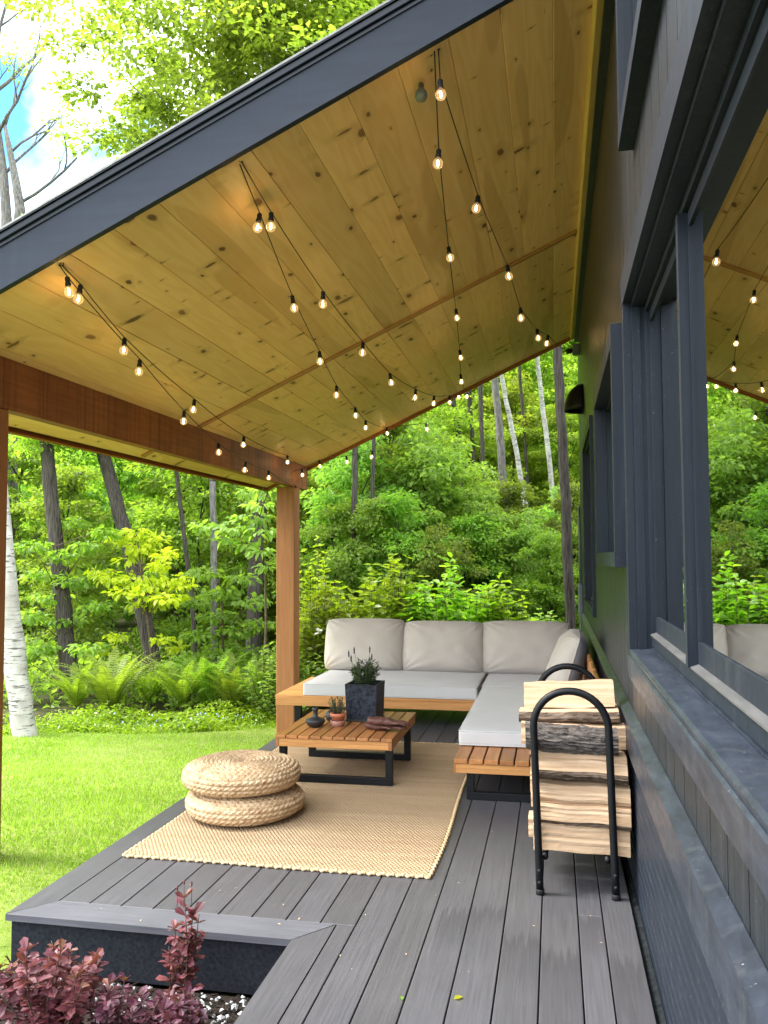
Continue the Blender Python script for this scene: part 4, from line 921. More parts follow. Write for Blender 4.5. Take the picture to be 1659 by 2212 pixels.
# ================================================================== STRING LIGHTS
def bulb_meshes():
    b = MB(); b.lathe([(0.0, 0.003), (0.008, 0.003), (0.0135, -0.002), (0.0145, -0.012), (0.0135, -0.030), (0.0165, -0.034), (0.0165, -0.050), (0.012, -0.052)], (0, 0, 0), 14); s = b.build('socket', MT['cable'])
    b = MB(); prof = [(0.0105, -0.050), (0.0115, -0.058)] + [(0.0255 * math.sin(t), -0.0835 - 0.0265 * math.cos(PI - t) * -1 * -1) for t in np.linspace(0.45, PI, 12)]
    prof = [(0.0105, -0.050), (0.0115, -0.056)] + [(max(0.0285 * math.sin(t), 0.0003), -0.0850 + 0.0293 * math.cos(t)) for t in np.linspace(0.45, PI, 12)]
    b.lathe(prof, (0, 0, 0), 18); g_ = b.build('globe', MT['bulb'])
    b = MB(); b.lathe([(0.0005, -0.062), (0.0032, -0.068), (0.0055, -0.076), (0.0055, -0.092), (0.003, -0.099), (0.0005, -0.101)], (0, 0, 0), 10); f = b.build('filament', MT['filament'])
    return s, g_, f
PS, PG, PF = bulb_meshes()
first = [True]
def add_bulb(p, parent, tilt=(0, 0)):
    parts = []
    for src in (PS, PG, PF):
        o = src if first[0] else src.copy()
        if not first[0]: COL.objects.link(o)
        parts.append(o)
    first[0] = False
    s, g_, f = parts
    s.parent = parent; s.location = p - Vector(parent.location); s.rotation_euler = (tilt[0], tilt[1], 0)
    for o in (g_, f): o.parent = s; o.location = (0, 0, 0); o.rotation_euler = (0, 0, 0)
def on_ceiling(x, y, drop=0.01):
    d = ray(x, y); t = (ZK - SL * XK - HC) / (d.z - SL * d.x); p = Vector((0, 0, HC)) + d * t; p.z -= drop; return p
def hook_front(x, y): return at(x, y, Y=YF + 0.05)
def strand(p0, p1, pix, label, plane=None, sag_end=None):
    """p0, p1: where the cable is hooked; pix: where its sockets were measured. The cable hangs in the upright plane through its hooks."""
    root = tag(empty('string_light', p0), label, 'string light', 'string lights under the porch ceiling')
    d = (p1 - p0); nrm = Vector((d.y, -d.x, 0)).normalized(); pts = [p0]; bl = []
    for x, y in pix:
        r_ = ray(x, y); o = Vector((0, 0, HC)); t = (p0 - o).dot(nrm) / r_.dot(nrm); q = o + r_ * t
        q.z = min(q.z + 0.084, ceil_z(q.x) - 0.03) if YF < q.y < YR else q.z + 0.084
        pts.append(q); bl.append(q)
    pts.append(p1)
    ks = [Vector((0, 0, 0))] * 0; sm = []
    for i in range(len(pts) - 1):
        a, c = pts[i], pts[i + 1]; n = 5
        for j in range(n):
            t = j / n; m_ = a.lerp(c, t); m_.z -= 0.02 * (c - a).length * 4 * t * (1 - t) * 0.5; sm.append(m_)
    sm.append(pts[-1])
    b = MB(); b.tube(sm, 0.0034, 6); keep(b.build('cable', MT['cable']), root)
    for q in bl: add_bulb(q + Vector((0, 0, -0.004)), root, (random.uniform(-0.18, 0.18), random.uniform(-0.18, 0.18)))
    b = MB()
    for e in (p0, p1):
        b.tube([e + Vector((0, 0, 0.03)), e + Vector((0.008, 0, 0.012)), e + Vector((0.006, 0, -0.006)), e + Vector((-0.006, 0, -0.004))], 0.0028, 6)
    keep(b.build('hook', MT['black']), root)
    return root
hA, hB, hC = hook_front(128, 572), hook_front(515, 347), hook_front(938, 104)
r1 = Vector((-3.39, YR - 0.06, 2.70)); r2 = on_ceiling(832, 915); r2.y = YR - 0.06; r2.z = ceil_z(r2.x) - 0.02
r3 = on_ceiling(1003, 846); r3.y = YR - 0.06; r3.z = ceil_z(r3.x) - 0.02
r4 = Vector((0.20, 10.58, 4.01))
pt = Vector((-3.37, 10.70, 2.40))
strand(hA, pt, [(145, 616), (302, 802), (398, 910), (471, 977), (531, 1015), (580, 1032)], 'lower string lights from the left fascia end to the rear post top')
strand(hA + Vector((0.012, 0.01, 0)), r1, [(174, 632), (269, 757), (420, 884), (527, 960), (621, 998)], 'upper string lights from the left fascia end to the rear roof corner')
strand(hB, r2, [(561, 491), (631, 664), (690, 781), (727, 853), (767, 897), (790, 924)], 'left strand of string lights from the middle hook on the fascia')
strand(hB + Vector((0.012, 0.01, 0)), r3, [(586, 489), (698, 655), (784, 761), (842, 826), (898, 858), (938, 871), (971, 869)], 'right strand of string lights from the middle hook on the fascia')
strand(hC, r3 + Vector((0.03, 0, 0)), [(948, 354), (969, 558), (985, 687), (993, 773), (995, 825)], 'left strand of string lights from the hook at the high end of the fascia')
strand(hC + Vector((0.02, 0.01, 0)), r4, [(951, 206), (1033, 451), (1096, 596), (1124, 687), (1160, 730), (1184, 741)], 'right string lights from the high fascia end to the outlet box')
# strand along the rear edge, from the post round the outside up to the middle rear hook
q0 = Vector((-3.37, 10.72, 2.40)); q1 = r3 + Vector((0.0, 0.35, -0.02))
strand(q0, q1, [(620, 1035), (652, 1026), (690, 1007), (748, 998), (805, 987), (835, 935), (920, 927), (993, 858), (1009, 856)], 'strand of string lights hanging outside the rear roof edge')
b = MB(); p = at(909, 128, Y=YF + 0.25); p.z = ceil_z(p.x) - 0.005
b.lathe([(0.0, 0.0), (0.014, -0.002), (0.016, -0.03), (0.03, -0.045), (0.034, -0.07), (0.026, -0.09), (0.0, -0.094)], tuple(p), 16)  # small grey rounded form just under the ceiling
tag(b.build('grey_ceiling_knob', MT['greybox']), 'small grey rounded knob hanging from the ceiling near the high end of the fascia', 'cable end')
b = MB(); p3 = r3 + Vector((0.02, -0.12, -0.05))

# ================================================================== GROUND
def gh(x, y):
    z = -0.27 - 0.080 * min(max(y - 3.3, 0), 7.7)
    if y > 12: z += 0.045 * (y - 12) + (0.09 * (y - 14) * min(1, max(0, (x + 6) / 5)) if y > 14 else 0)
    if y > 40: z = gh(x, 40) + 0.02 * (y - 40) if y > 40.001 else z
    return z
def sheet(name, xs, ys, mat, dz=0.0, bump_=0.0, kind='structure', mask=None):
    V = []; idx = {}
    for j, y in enumerate(ys):
        for i, x in enumerate(xs):
            V.append((x, y, gh(x, min(y, 40)) + dz + (bump_ * math.sin(x * 1.3 + y) * math.sin(y * 1.7) if bump_ else 0)))
    n = len(xs); F = [[j * n + i, j * n + i + 1, (j + 1) * n + i + 1, (j + 1) * n + i] for j in range(len(ys) - 1) for i in range(n - 1) if mask is None or mask(xs[i], ys[j])]
    me = bpy.data.meshes.new(name); me.from_pydata(V, [], F); me.materials.append(mat)
    for p in me.polygons: p.use_smooth = True
    o = bpy.data.objects.new(name, me); COL.objects.link(o); o['kind'] = kind; return o
def ls(*a): return [x for p in a for x in np.linspace(*p)]
sheet('ground', ls((-300, -60, 6), (-50, -8, 40), (-7, 3, 24), (4, 40, 19), (60, 300, 6)), ls((-120, -10, 6), (-8, 3, 12), (3.5, 40, 74), (50, 300, 8)), MT['litter'])
def lawn_edge(x): return 11.45 - max(0, -(x + 3.6)) * 0.62 + 0.25 * math.sin(x * 1.7) if x > -8 else 8.6 + 0.2 * math.sin(x)
xs = list(np.linspace(-30, -2.0, 90)); rows = []
V = []; nyl = 60
for i, x in enumerate(xs):
    e = lawn_edge(x)
    for j in range(nyl + 1):
        y = -8 + (e + 8) * (j / nyl) ** 0.6; V.append((x, y, gh(x, y) + 0.02 + 0.012 * math.sin(x * 2.1 + y) * math.sin(y * 1.3)))
F = np.array([[i * (nyl + 1) + j, (i + 1) * (nyl + 1) + j, (i + 1) * (nyl + 1) + j + 1, i * (nyl + 1) + j + 1] for i in range(len(xs) - 1) for j in range(nyl) if not (V[i * (nyl + 1) + j][0] > -2.9 and V[i * (nyl + 1) + j][1] < 2.95)])
lawn = raw_mesh('lawn', np.array(V), F, MT['turf'], None, True); lawn['kind'] = 'structure'
# grass blades
rg = np.random.default_rng(21)
n = 190000; gx = rg.uniform(-9.5, -2.26, n); gy = rg.uniform(2.4, 11.6, n)
den = np.clip(1.25 - gy / 13, 0.3, 1); le = np.array([lawn_edge(v) for v in np.linspace(-10, -2, 200)])
ok = (gy < np.interp(gx, np.linspace(-10, -2, 200), le) + rg.normal(0, 0.06, n)) & (gx > -0.86 * gy - 1.0) & (rg.uniform(0, 1, n) < den) & ~((gx > -2.85) & (gy < 3.0))
gx, gy = gx[ok], gy[ok]; n = len(gx); gz = np.array([gh(a, b) for a, b in zip(gx, gy)]) + 0.018
a = rg.uniform(0, 2 * PI, n); hgt = rg.uniform(0.028, 0.062, n) * (0.8 + 0.4 * 0.4 * np.sin(gx * 3.1) * np.sin(gy * 2.3)); wd = rg.uniform(0.0035, 0.0065, n); ln = rg.uniform(0.005, 0.035, n); la = rg.uniform(0, 2 * PI, n)
B0 = np.stack([gx - np.cos(a) * wd, gy - np.sin(a) * wd, gz], 1); B1 = np.stack([gx + np.cos(a) * wd, gy + np.sin(a) * wd, gz], 1); T = np.stack([gx + np.cos(la) * ln, gy + np.sin(la) * ln, gz + hgt], 1)
raw_mesh('grass', np.stack([B0, B1, T], 1).reshape(-1, 3), np.arange(3 * n).reshape(-1, 3), MT['blade'])['kind'] = 'stuff'
bpy.data.objects['grass']['label'] = 'short bright green lawn grass beside the deck'; bpy.data.objects['grass']['category'] = 'grass'
# mulch bed with white chips in the corner of the step
mbed = sheet('mulch_bed', ls((-3.1, -1.03, 30)), ls((0.5, 3.19, 36)), MT['mulch'], 0.035, 0.006)
mb = MB(); cb = MB(); rs = random.Random(4)
for k in range(900):
    x, y = rs.uniform(-2.1, -1.04), rs.uniform(2.2, 3.17)
    if rs.random() > 0.35 + 0.65 * (x + 2.1) / 1.0: continue
    z = gh(x, y) + 0.04; s = rs.uniform(0.005, 0.017); M = Matrix.Translation((x, y, z + s * 0.4)) @ Matrix.Rotation(rs.uniform(0, 6), 4, (rs.random(), rs.random(), 1)) @ Matrix.Diagonal((1, rs.uniform(0.5, 0.9), rs.uniform(0.5, 0.8), 1))
    pts = [Vector(p).normalized() * s * rs.uniform(0.75, 1.2) for p in ((1, 0, 0), (-1, 0, 0), (0, 1, 0), (0, -1, 0), (0, 0, 1), (0, 0, -1))]
    mb.add([M @ p for p in pts], [[0, 2, 4], [2, 1, 4], [1, 3, 4], [3, 0, 4], [2, 0, 5], [1, 2, 5], [3, 1, 5], [0, 3, 5]])
o = mb.build('marble_chips', MT['stone']); tag(o, 'white marble chips scattered on the dark mulch', 'gravel', kind='stuff')
for k in range(1500):
    x, y = rs.uniform(-3.0, -1.04), rs.uniform(1.6, 3.19); s = rs.uniform(0.006, 0.022)
    M = Matrix.Translation((x, y, gh(x, y) + 0.036 + rs.uniform(0, 0.012))) @ Matrix.Rotation(rs.uniform(0, 6), 4, 'Z') @ Matrix.Rotation(rs.uniform(-0.5, 0.5), 4, 'X'); cb.box(-s, s, -s * 0.28, s * 0.28, 0, 0.004, M=M)
o = cb.build('mulch_chips', MT['mulch'], fixn=False); tag(o, 'dark shredded bark mulch in the bed below the step', 'mulch', kind='stuff')

# ================================================================== FOLIAGE BUILDERS
def ovals(pos, out, size, droop=0.2, width=0.55, fold=0.12, rng=RNG, sizevar=0.3, spread=0.4, curl=0.1, w1=0.42, w2=0.40, t2=0.66):
    n = len(pos); d = out + rng.normal(0, spread, (n, 3)); d[:, 2] -= droop; d /= np.linalg.norm(d, axis=1)[:, None] + 1e-9
    upv = np.tile(np.array([0, 0, 1.0]), (n, 1)) + rng.normal(0, 0.35, (n, 3)); s = np.cross(d, upv); s /= np.linalg.norm(s, axis=1)[:, None] + 1e-9; nn = np.cross(s, d)
    L = size * (1 + rng.uniform(-sizevar, sizevar, n))[:, None]
    def pt(t, w, h): return pos + d * L * t + s * L * width * w + nn * L * h
    V = np.stack([pt(0, 0, 0), pt(0.28, -w1, fold), pt(t2, -w2, fold - curl * 0.5), pt(1, 0, -curl), pt(t2, w2, fold - curl * 0.5), pt(0.28, w1, fold), pt(0.28, 0, 0.0), pt(t2, 0, -curl * 0.4)], 1).reshape(-1, 3)
    f = np.array([[0, 6, 1], [1, 6, 7], [1, 7, 2], [2, 7, 3], [0, 5, 6], [5, 7, 6], [5, 4, 7], [4, 3, 7]]); i = np.arange(n)[:, None, None] * 8
    return V, (i + f[None]).reshape(-1, 3)
def crown_parts(seed, R_, z0, z1, ncl, per, leaf, clr, flat=0.4, shape='egg', width=0.62, droop=0.3, oval=False, low=0.25):
    """leaf arrays and clump centres for a crown standing on the z axis"""
    rg = np.random.default_rng(seed); C = []
    while len(C) < ncl:
        t = rg.uniform(0, 1); a = rg.uniform(0, 2 * PI); q = rg.uniform(0.0, 1) ** 0.5
        r_ = {'egg': (math.sin(PI * (0.12 + 0.86 * t)) ** 0.7), 'cone': (1 - 0.8 * t), 'dome': math.sqrt(max(0, 1 - t * t)) * 0.95 + 0.05, 'col': 1 - 0.35 * t}[shape] * R_ * (0.85 + 0.25 * math.sin(a * 3 + seed + t * 5)) * rg.uniform(0.72, 1.28)
        C.append((r_ * q * math.cos(a), r_ * q * math.sin(a), z0 + (z1 - z0) * min(1.12, t * rg.uniform(0.95, 1.1))))
    C = np.array(C); P = []; D = []
    for c in C:
        m = max(4, int(per * rg.uniform(0.55, 1.45))); p, d = clump_points(c, clr * rg.uniform(0.65, 1.3), m, flat, rg)
        d = d.copy(); rad = np.array([c[0], c[1], 0.0]); rad /= np.linalg.norm(rad) + 0.3; d = d * 0.7 + rad * 0.6; d[:, 2] *= 0.5
        P.append(p); D.append(d)
    P = np.concatenate(P); D = np.concatenate(D)
    V, F = (ovals if oval else leaves)(P, D, leaf, droop, width, rng=rg)
    return V, F, C
def limbs(mb_, top_pts, C, r_, rg, k=14, mi=0):
    """branches from a trunk polyline to some of the clump centres"""
    tp = [Vector(p) for p in top_pts]
    for c in C[rg.permutation(len(C))[:k]]:
        c = Vector(c); cand = min(tp, key=lambda p: (p - c + Vector((0, 0, (c - p).length * 0.55))).length); mid = cand.lerp(c, 0.5) + Vector((0, 0, 0.06 * (c - cand).length))
        mb_.tube([cand, mid, c], [r_ * 0.42, r_ * 0.26, r_ * 0.08], 6, mi)
def make_tree(name, seed, th, tr, crown, lmat, bmat, label, cat, lean=0.0, group=None, k=16):
    rg = np.random.default_rng(seed); V, F, C = crown_parts(seed, **crown); root = empty(name); tag(root, label, cat, group)
    pts = [Vector((lean * th * (i / 9) ** 1.4 + 0.05 * math.sin(i * 1.3 + seed), 0.05 * math.cos(i * 1.7 + seed), -0.25 + (th + 0.25) * i / 9)) for i in range(10)]
    b = MB(); b.tube(pts, [tr * (1.25 if i == 0 else 1 - 0.085 * i) for i in range(10)], 10, jit=0.06); limbs(b, pts[2:], C, tr, rg, k)
    t = b.build('trunk', bmat, root); t.location = (0, 0, 0)
    raw_mesh('crown', V, F, lmat, root)
    return root
def place(root, x, y, rz=0.0, s=1.0, used=set(), label=None, group=None, dz=0.0, sz=None):
    o = root
    if root.name in used: o = copy_tree(root)
    used.add(root.name)
    o.location = (x, y, gh(x, y) - 0.05 + dz); o.rotation_euler = (0, 0, rz); o.scale = (s, s, sz or s)
    if label: o['label'] = label
    if group: o['group'] = group
    return o

# ---- prototypes
WOOD = 'trees of the wood beyond the lawn'
cano = [make_tree('forest_tree', 31 + k, 9.5, 0.16, dict(R_=3.1, z0=5.8, z1=13.0, ncl=95, per=150, leaf=0.17, clr=0.85, flat=0.4), MT['leafG'], MT['treebark'], 'tall leafy tree standing deep in the green wood', 'tree', 0.02, WOOD) for k in range(3)]
unde = [make_tree('understory_tree', 51 + k, 3.8, 0.05, dict(R_=1.75, z0=0.35, z1=5.0, ncl=72, per=120, leaf=0.125, clr=0.55, flat=0.30), MT['leafB'], MT['treebark'], 'slender layered understory tree in the shade of the wood', 'tree', 0.03, 'understory trees of the wood', k=26) for k in range(3)]
vine = [make_tree('vine_thicket', 71 + k, 3.4, 0.05, dict(R_=1.65, z0=0.2, z1=4.6, ncl=105, per=95, leaf=0.125, clr=0.40, flat=0.5, shape='egg', droop=0.45), MT['leafC'], MT['treebark'], 'tall mound of vine covered brush behind the sofa', 'thicket', 0.0, 'vine covered brush behind the sofa', k=26) for k in range(3)]
hill = [make_tree('slope_tree', 91 + k, 5.2, 0.06, dict(R_=2.0, z0=0.5, z1=7.0, ncl=120, per=120, leaf=0.125, clr=0.55, flat=0.34, shape='egg'), MT['leafG'], MT['treebark'], 'bright young tree on the slope behind the taller trunks', 'tree', 0.02, 'young trees on the wooded slope', k=24) for k in range(3)]
# canopy trees; the open sky at the upper left stays free
rp = random.Random(12)
for k, (x, y, s) in enumerate([(-13.5, 25, .60), (-18, 29, .70), (-22, 33, .8), (-10.5, 25, .72), (-7.2, 27, .8), (4.8, 22, .9), (8.5, 25, 1.0), (-12, 37, 1.0), (-27, 31, .8), (-28, 23, .7), (-20, 20, .55)]):
    place(cano[k % 3], x, y, rp.uniform(0, 6.28), s * rp.uniform(0.95, 1.05))
for k, (x, y, s) in enumerate([(-9.9, 15.8, .85), (-7.4, 16.6, .85), (-6.0, 17.4, .9), (-8.8, 18.6, 1.0), (-10.8, 19.2, 1.1), (-12.9, 18.2, 1.1), (-4.9, 18.0, .9), (3.2, 18, 1.1), (5.4, 20, 1.2), (-16.5, 25, 1.4), (-20, 24, 1.3), (-4.1, 15.6, .72), (-3.4, 17.6, .92), (-2.8, 15.0, .60), (-1.7, 16.2, .60), (-0.9, 18.0, .62), (-0.1, 15.6, .48), (0.9, 17.2, .60), (-2.4, 18.6, .85)]):
    place(unde[k % 3], x, y, rp.uniform(0, 6.28), s * rp.uniform(0.92, 1.08))
for k, (x, y, s) in enumerate([(-3.9, 16.4, .85), (-2.5, 17.0, .92), (-3.2, 15.0, .66), (-1.35, 16.6, .62), (-0.5, 16.6, .55), (0.35, 18.0, .62), (1.5, 16.6, .6), (-2.0, 14.8, .52), (2.6, 15.5, .8), (-3.4, 19.5, 1.0), (-1.6, 20.0, .66), (0.2, 20.5, .55)]):
    place(vine[k % 3], x, y, rp.uniform(0, 6.28), s, sz=s * rp.uniform(0.9, 1.15))
for k, (x, y, s) in enumerate([(-7.4, 20.5, .82), (-10.2, 21.5, .85), (-13.4, 21.5, .85), (-5.2, 21.0, .85), (-8.6, 23.5, .95), (-12.0, 25.5, 1.0), (-6.3, 24.5, 1.05), (-3.9, 22.5, .9), (-4.6, 26.5, 1.2), (-2.7, 25.5, .80), (-1.3, 28.0, .85), (0.4, 27.5, .80), (-2.6, 30.0, 1.15), (-0.4, 31.0, 1.15), (1.6, 30.5, 1.1), (-4.8, 30.5, 1.4), (-1.6, 34.0, 1.45), (0.8, 34.5, 1.45), (-3.8, 34.5, 1.5), (3.0, 33.0, 1.3), (-6.8, 33.0, 1.5), (-9.5, 31.0, 1.4), (3.4, 27.0, 1.0), (-15.5, 30.0, 1.3)]):
    place(hill[k % 3], x, y, rp.uniform(0, 6.28), s * rp.uniform(0.93, 1.07))

# ---- the trunks that read as single trees, measured at the depth where each stands
def trunk_tree(name, pix, Y, w0, w1, mat, label, crown=None, cs=1.0, low=None, lmat=None, cat='tree', fork=None):
    P = [at(x, y, Y=Y) for x, y in pix]; base = P[0]; g = gh(base.x, Y)
    root = tag(empty(name, (base.x, Y, g)), label, cat)
    P = [Vector((base.x + (base.x - P[1].x) * 0.1, Y, g - 0.25))] + P if base.z > g - 0.2 else P
    d = (P[-1] - P[-2]).normalized(); top = P[-1] + d * max(0.5, ((4.5 if low else 9.0) - (P[-1].z - g))) if crown is not None else P[-1]
    P2 = [P[0]]
    for a, c in zip(P[:-1], P[1:]):
        for j in range(1, 4): P2.append(a.lerp(c, j / 3) + Vector((random.uniform(-1, 1), random.uniform(-1, 1), 0)) * 0.012)
    P2 += [P[-1].lerp(top, j / 4) for j in range(1, 5)] if crown is not None else []
    k = len(P2); s = Y / FPX; b = MB(); b.tube(P2, [s * 0.5 * (w0 + (w1 - w0) * i / (k - 1)) * (1.3 if i == 0 else 1.0) for i in range(k)], 14, jit=0.05)
    if crown is not None:
        rg = np.random.default_rng(len(pix) * 7 + int(Y * 10)); me = crown.children[1].data if crown.children[1].name.startswith('crown') else crown.children[0].data
        for j in range(9):
            a = P2[-1 - j % 4]; w = random.uniform(0, 6.28); e = a + Vector((math.cos(w) * 1.9 * cs, math.sin(w) * 1.9 * cs, random.uniform(0.5, 1.8))); b.tube([a, a.lerp(e, 0.5) + Vector((0, 0, 0.2)), e], [s * w1 * 0.3, s * w1 * 0.2, 0.01], 6)
        keep(b.build('trunk', mat), root)
        c = bpy.data.objects.new('crown', me); COL.objects.link(c); c.parent = root; c.location = (top.x - base.x, 0, (low if low else top.z - g - 1.2) - 4.64 * cs); c.scale = (cs * 0.8,) * 3; c.rotation_euler = (0, 0, random.uniform(0, 6))
    else: keep(b.build('trunk', mat), root)
    return root
TD, TG_, BI = MT['treebark'], MT['treebarkgrey'], MT['birch']
trunk_tree('birch_tree', [(60, 1632), (46, 1530), (34, 1440), (18, 1300), (2, 1130), (-10, 1000), (-28, 850), (-70, 650), (-180, 400)], 9.6, 58, 30, BI, 'white barked birch leaning at the lawn edge beside the front post', cano[1], 0.5, 4.3)
trunk_tree('forest_tree', [(158, 1510), (146, 1400), (132, 1280), (120, 1160), (108, 1040), (98, 930)], 12.9, 44, 27, TD, 'dark furrowed trunk nearest the birch, thick at its foot', cano[0], 0.62, 4.3)
trunk_tree('forest_tree', [(345, 1500), (325, 1400), (300, 1270), (275, 1170), (252, 1085), (226, 990)], 13.6, 40, 28, TD, 'dark trunk leaning left behind the ferns', cano[1], 0.70, 4.3)
trunk_tree('forest_tree', [(424, 1460), (416, 1310), (402, 1180), (388, 1080), (378, 1000)], 14.2, 12, 8, TD, 'thin dark stem between the leaning trunk and the grey one', cano[2], 0.60, 4.3)
trunk_tree('maple_tree', [(462, 1450), (463, 1300), (461, 1160), (459, 1040)], 13.8, 18, 14, TG_, 'slim pale grey trunk standing straight in the wood left of the rear post', None)
trunk_tree('forest_tree', [(546, 1440), (549, 1300), (555, 1170), (559, 1060), (562, 960)], 14.6, 36, 28, TD, 'stout dark trunk just left of the rear porch post', cano[0], 0.9)
trunk_tree('forest_tree', [(760, 1330), (763, 1190), (766, 1080), (768, 960)], 15.2, 15, 12, TD, 'dark trunk glimpsed just right of the rear porch post', cano[1], 0.95)
trunk_tree('forest_tree', [(804, 1330), (806, 1190), (805, 1060), (806, 960)], 15.4, 10, 8, TD, 'thin dark trunk right of the rear post, half lost in leaves', cano[2], 0.9)
trunk_tree('forest_tree', [(1003, 1150), (994, 965), (980, 869), (970, 780)], 23, 13, 11, TD, 'dark trunk leaning left below the string lights at the roof edge', cano[0], 0.6)
trunk_tree('forest_tree', [(1030, 1150), (1021, 960), (1015, 878), (1010, 790)], 25, 11, 9, TD, 'slim dark trunk second from the left under the roof edge', cano[1], 0.6)
trunk_tree('forest_tree', [(1048, 1170), (1044, 1042), (1037, 837), (1034, 760)], 22, 10, 9, TD, 'slim straight dark trunk left of the grey trunk on the slope', cano[2], 0.6)
trunk_tree('forest_tree', [(1094, 1200), (1088, 1060), (1078, 930), (1069, 812), (1064, 740)], 19, 18, 14, TG_, 'mottled grey trunk on the slope beside the white birch', cano[0], 0.6)
trunk_tree('birch_tree', [(1140, 1120), (1117, 983), (1098, 890), (1083, 812), (1070, 740)], 24, 11, 9, BI, 'white birch leaning left beside the mottled grey trunk', cano[1], 0.6)
trunk_tree('forest_tree', [(1142, 1100), (1133, 938), (1124, 824), (1120, 760)], 27, 7, 6, TD, 'thinnest stem between the two white birches on the slope', cano[2], 0.6)
trunk_tree('birch_tree', [(1198, 1100), (1181, 947), (1172, 880), (1162, 790), (1156, 720)], 26, 11, 9, BI, 'white birch upright against the leaves near the wall end', cano[0], 0.6)
trunk_tree('forest_tree', [(1236, 1400), (1230, 1290), (1222, 1080), (1210, 880), (1203, 740), (1198, 640)], 14.0, 23, 18, TD, 'brown trunk rising close beside the end of the navy wall', cano[1], 0.85)

# ---- the maple above the roof line, its crown standing against the sky
mt_root = bpy.data.objects['maple_tree']; c0 = at(459, 1040, Y=13.8)
V, F, C = crown_parts(201, R_=2.7, z0=7.3, z1=16.0, ncl=260, per=130, leaf=0.112, clr=0.50, flat=0.45, shape='egg', width=0.72, droop=0.35)
V2, F2, C2 = crown_parts(203, R_=3.1, z0=8.4, z1=17.0, ncl=220, per=120, leaf=0.112, clr=0.52, flat=0.45, shape='egg', width=0.72, droop=0.35)
V2[:, 0] += 2.9; C2[:, 0] += 2.9
cx = at(462, 1040, Y=15.0).x - 0.25
V = np.concatenate([V, V2]); F = np.concatenate([F, F2 + len(V) - len(V2)]); Call = np.concatenate([C, C2])
V[:, 0] += cx; V[:, 1] += 15.0; Call = Call + np.array([cx, 15.0, 0])
keep(raw_mesh('crown', V, F, MT['leafA']), mt_root)
b = MB(); tr_ = [Vector((c0.x, 13.8, c0.z)), Vector((cx + 0.15, 14.5, 5.5)), Vector((cx + 0.3, 15, 8.5)), Vector((cx + 0.6, 15, 11.5)), Vector((cx + 0.8, 15, 14))]
b.tube(tr_, [0.062, 0.06, 0.05, 0.035, 0.012], 10); b.tube([tr_[1], Vector((cx + 1.6, 15.2, 8.5)), Vector((cx + 2.9, 15, 12.5)), Vector((cx + 3.1, 15, 15))], [0.05, 0.045, 0.035, 0.01], 10)
limbs(b, tr_[1:] + [Vector((cx + 1.6, 15.2, 8.5)), Vector((cx + 2.9, 15, 12.5))], Call, 0.05, np.random.default_rng(5), 70)
keep(b.build('limbs', MT['treebarkgrey']), mt_root)
# ---- half bare old tree at the upper left
def twig(b, p, d, r_, n, rg, tips):
    pts = [p]
    for k in range(4):
        d = (d + Vector((rg.uniform(-.28, .28), rg.uniform(-.28, .28), rg.uniform(-.05, .22)))).normalized(); pts.append(pts[-1] + d * r_ * 11)
    b.tube(pts, [r_, r_ * .9, r_ * .8, r_ * .7, r_ * .55], 6 if r_ < .05 else 9)
    if n == 0: tips.append(pts[-1]); return
    for k in range(2):
        q = pts[2 + k % 3]; twig(b, q, (d + Vector((rg.uniform(-1, 1), rg.uniform(-.8, .8), rg.uniform(-.2, .8)))).normalized(), r_ * .52, n - 1, rg, tips)
Yb_ = 19.0; bt = at(12, 470, Y=Yb_); g0 = gh(bt.x, Yb_)
oroot = tag(empty('old_tree', (bt.x, Yb_, g0)), 'half bare old tree with pale limbs rising at the upper left against the sky', 'tree'); b = MB(); rgt = random.Random(8); tips = []
P_ = [Vector((bt.x + 0.3, Yb_, g0 - 0.2)), Vector((bt.x + 0.2, Yb_, 3)), at(18, 600, Y=Yb_)]
b.tube(P_ + [at(14, 470, Y=Yb_), at(8, 380, Y=Yb_), at(-4, 290, Y=Yb_), at(-20, 150, Y=Yb_)], [.30, .25, .21, .13, .11, .09, .05], 12, jit=.05)
b.tube([at(20, 600, Y=Yb_), at(44, 452, Y=Yb_), at(34, 390, Y=Yb_), at(20, 320, Y=Yb_), at(10, 270, Y=Yb_)], [.14, .125, .10, .075, .04], 12, jit=.05)
for p, d, r_ in ((at(40, 440, Y=Yb_), (.8, 0, .5), .045), (at(22, 330, Y=Yb_), (.7, .2, .6), .035), (at(8, 380, Y=Yb_), (.6, .3, .7), .04), (at(-4, 290, Y=Yb_), (.8, -.2, .7), .045), (at(-12, 200, Y=Yb_), (.7, .2, .8), .05), (at(-20, 150, Y=Yb_), (.5, 0, 1), .05), (at(10, 275, Y=Yb_), (.2, .1, 1), .035), (at(-8, 240, Y=Yb_), (-.7, .2, .6), .04)): twig(b, p, Vector(d).normalized(), r_, 2, rgt, tips)
keep(b.build('trunk', MT['treebarkgrey']), oroot)
P, D = [], []; rg = np.random.default_rng(6)
for t in tips:
    if rg.uniform() < 0.8: p, d = clump_points(np.array(t), 0.42, 34, 0.6, rg); P.append(p); D.append(d)
V, F = leaves(np.concatenate(P), np.concatenate(D), 0.10, 0.2, 0.6, rng=rg); keep(raw_mesh('foliage', V, F, MT['leafA']), oroot)

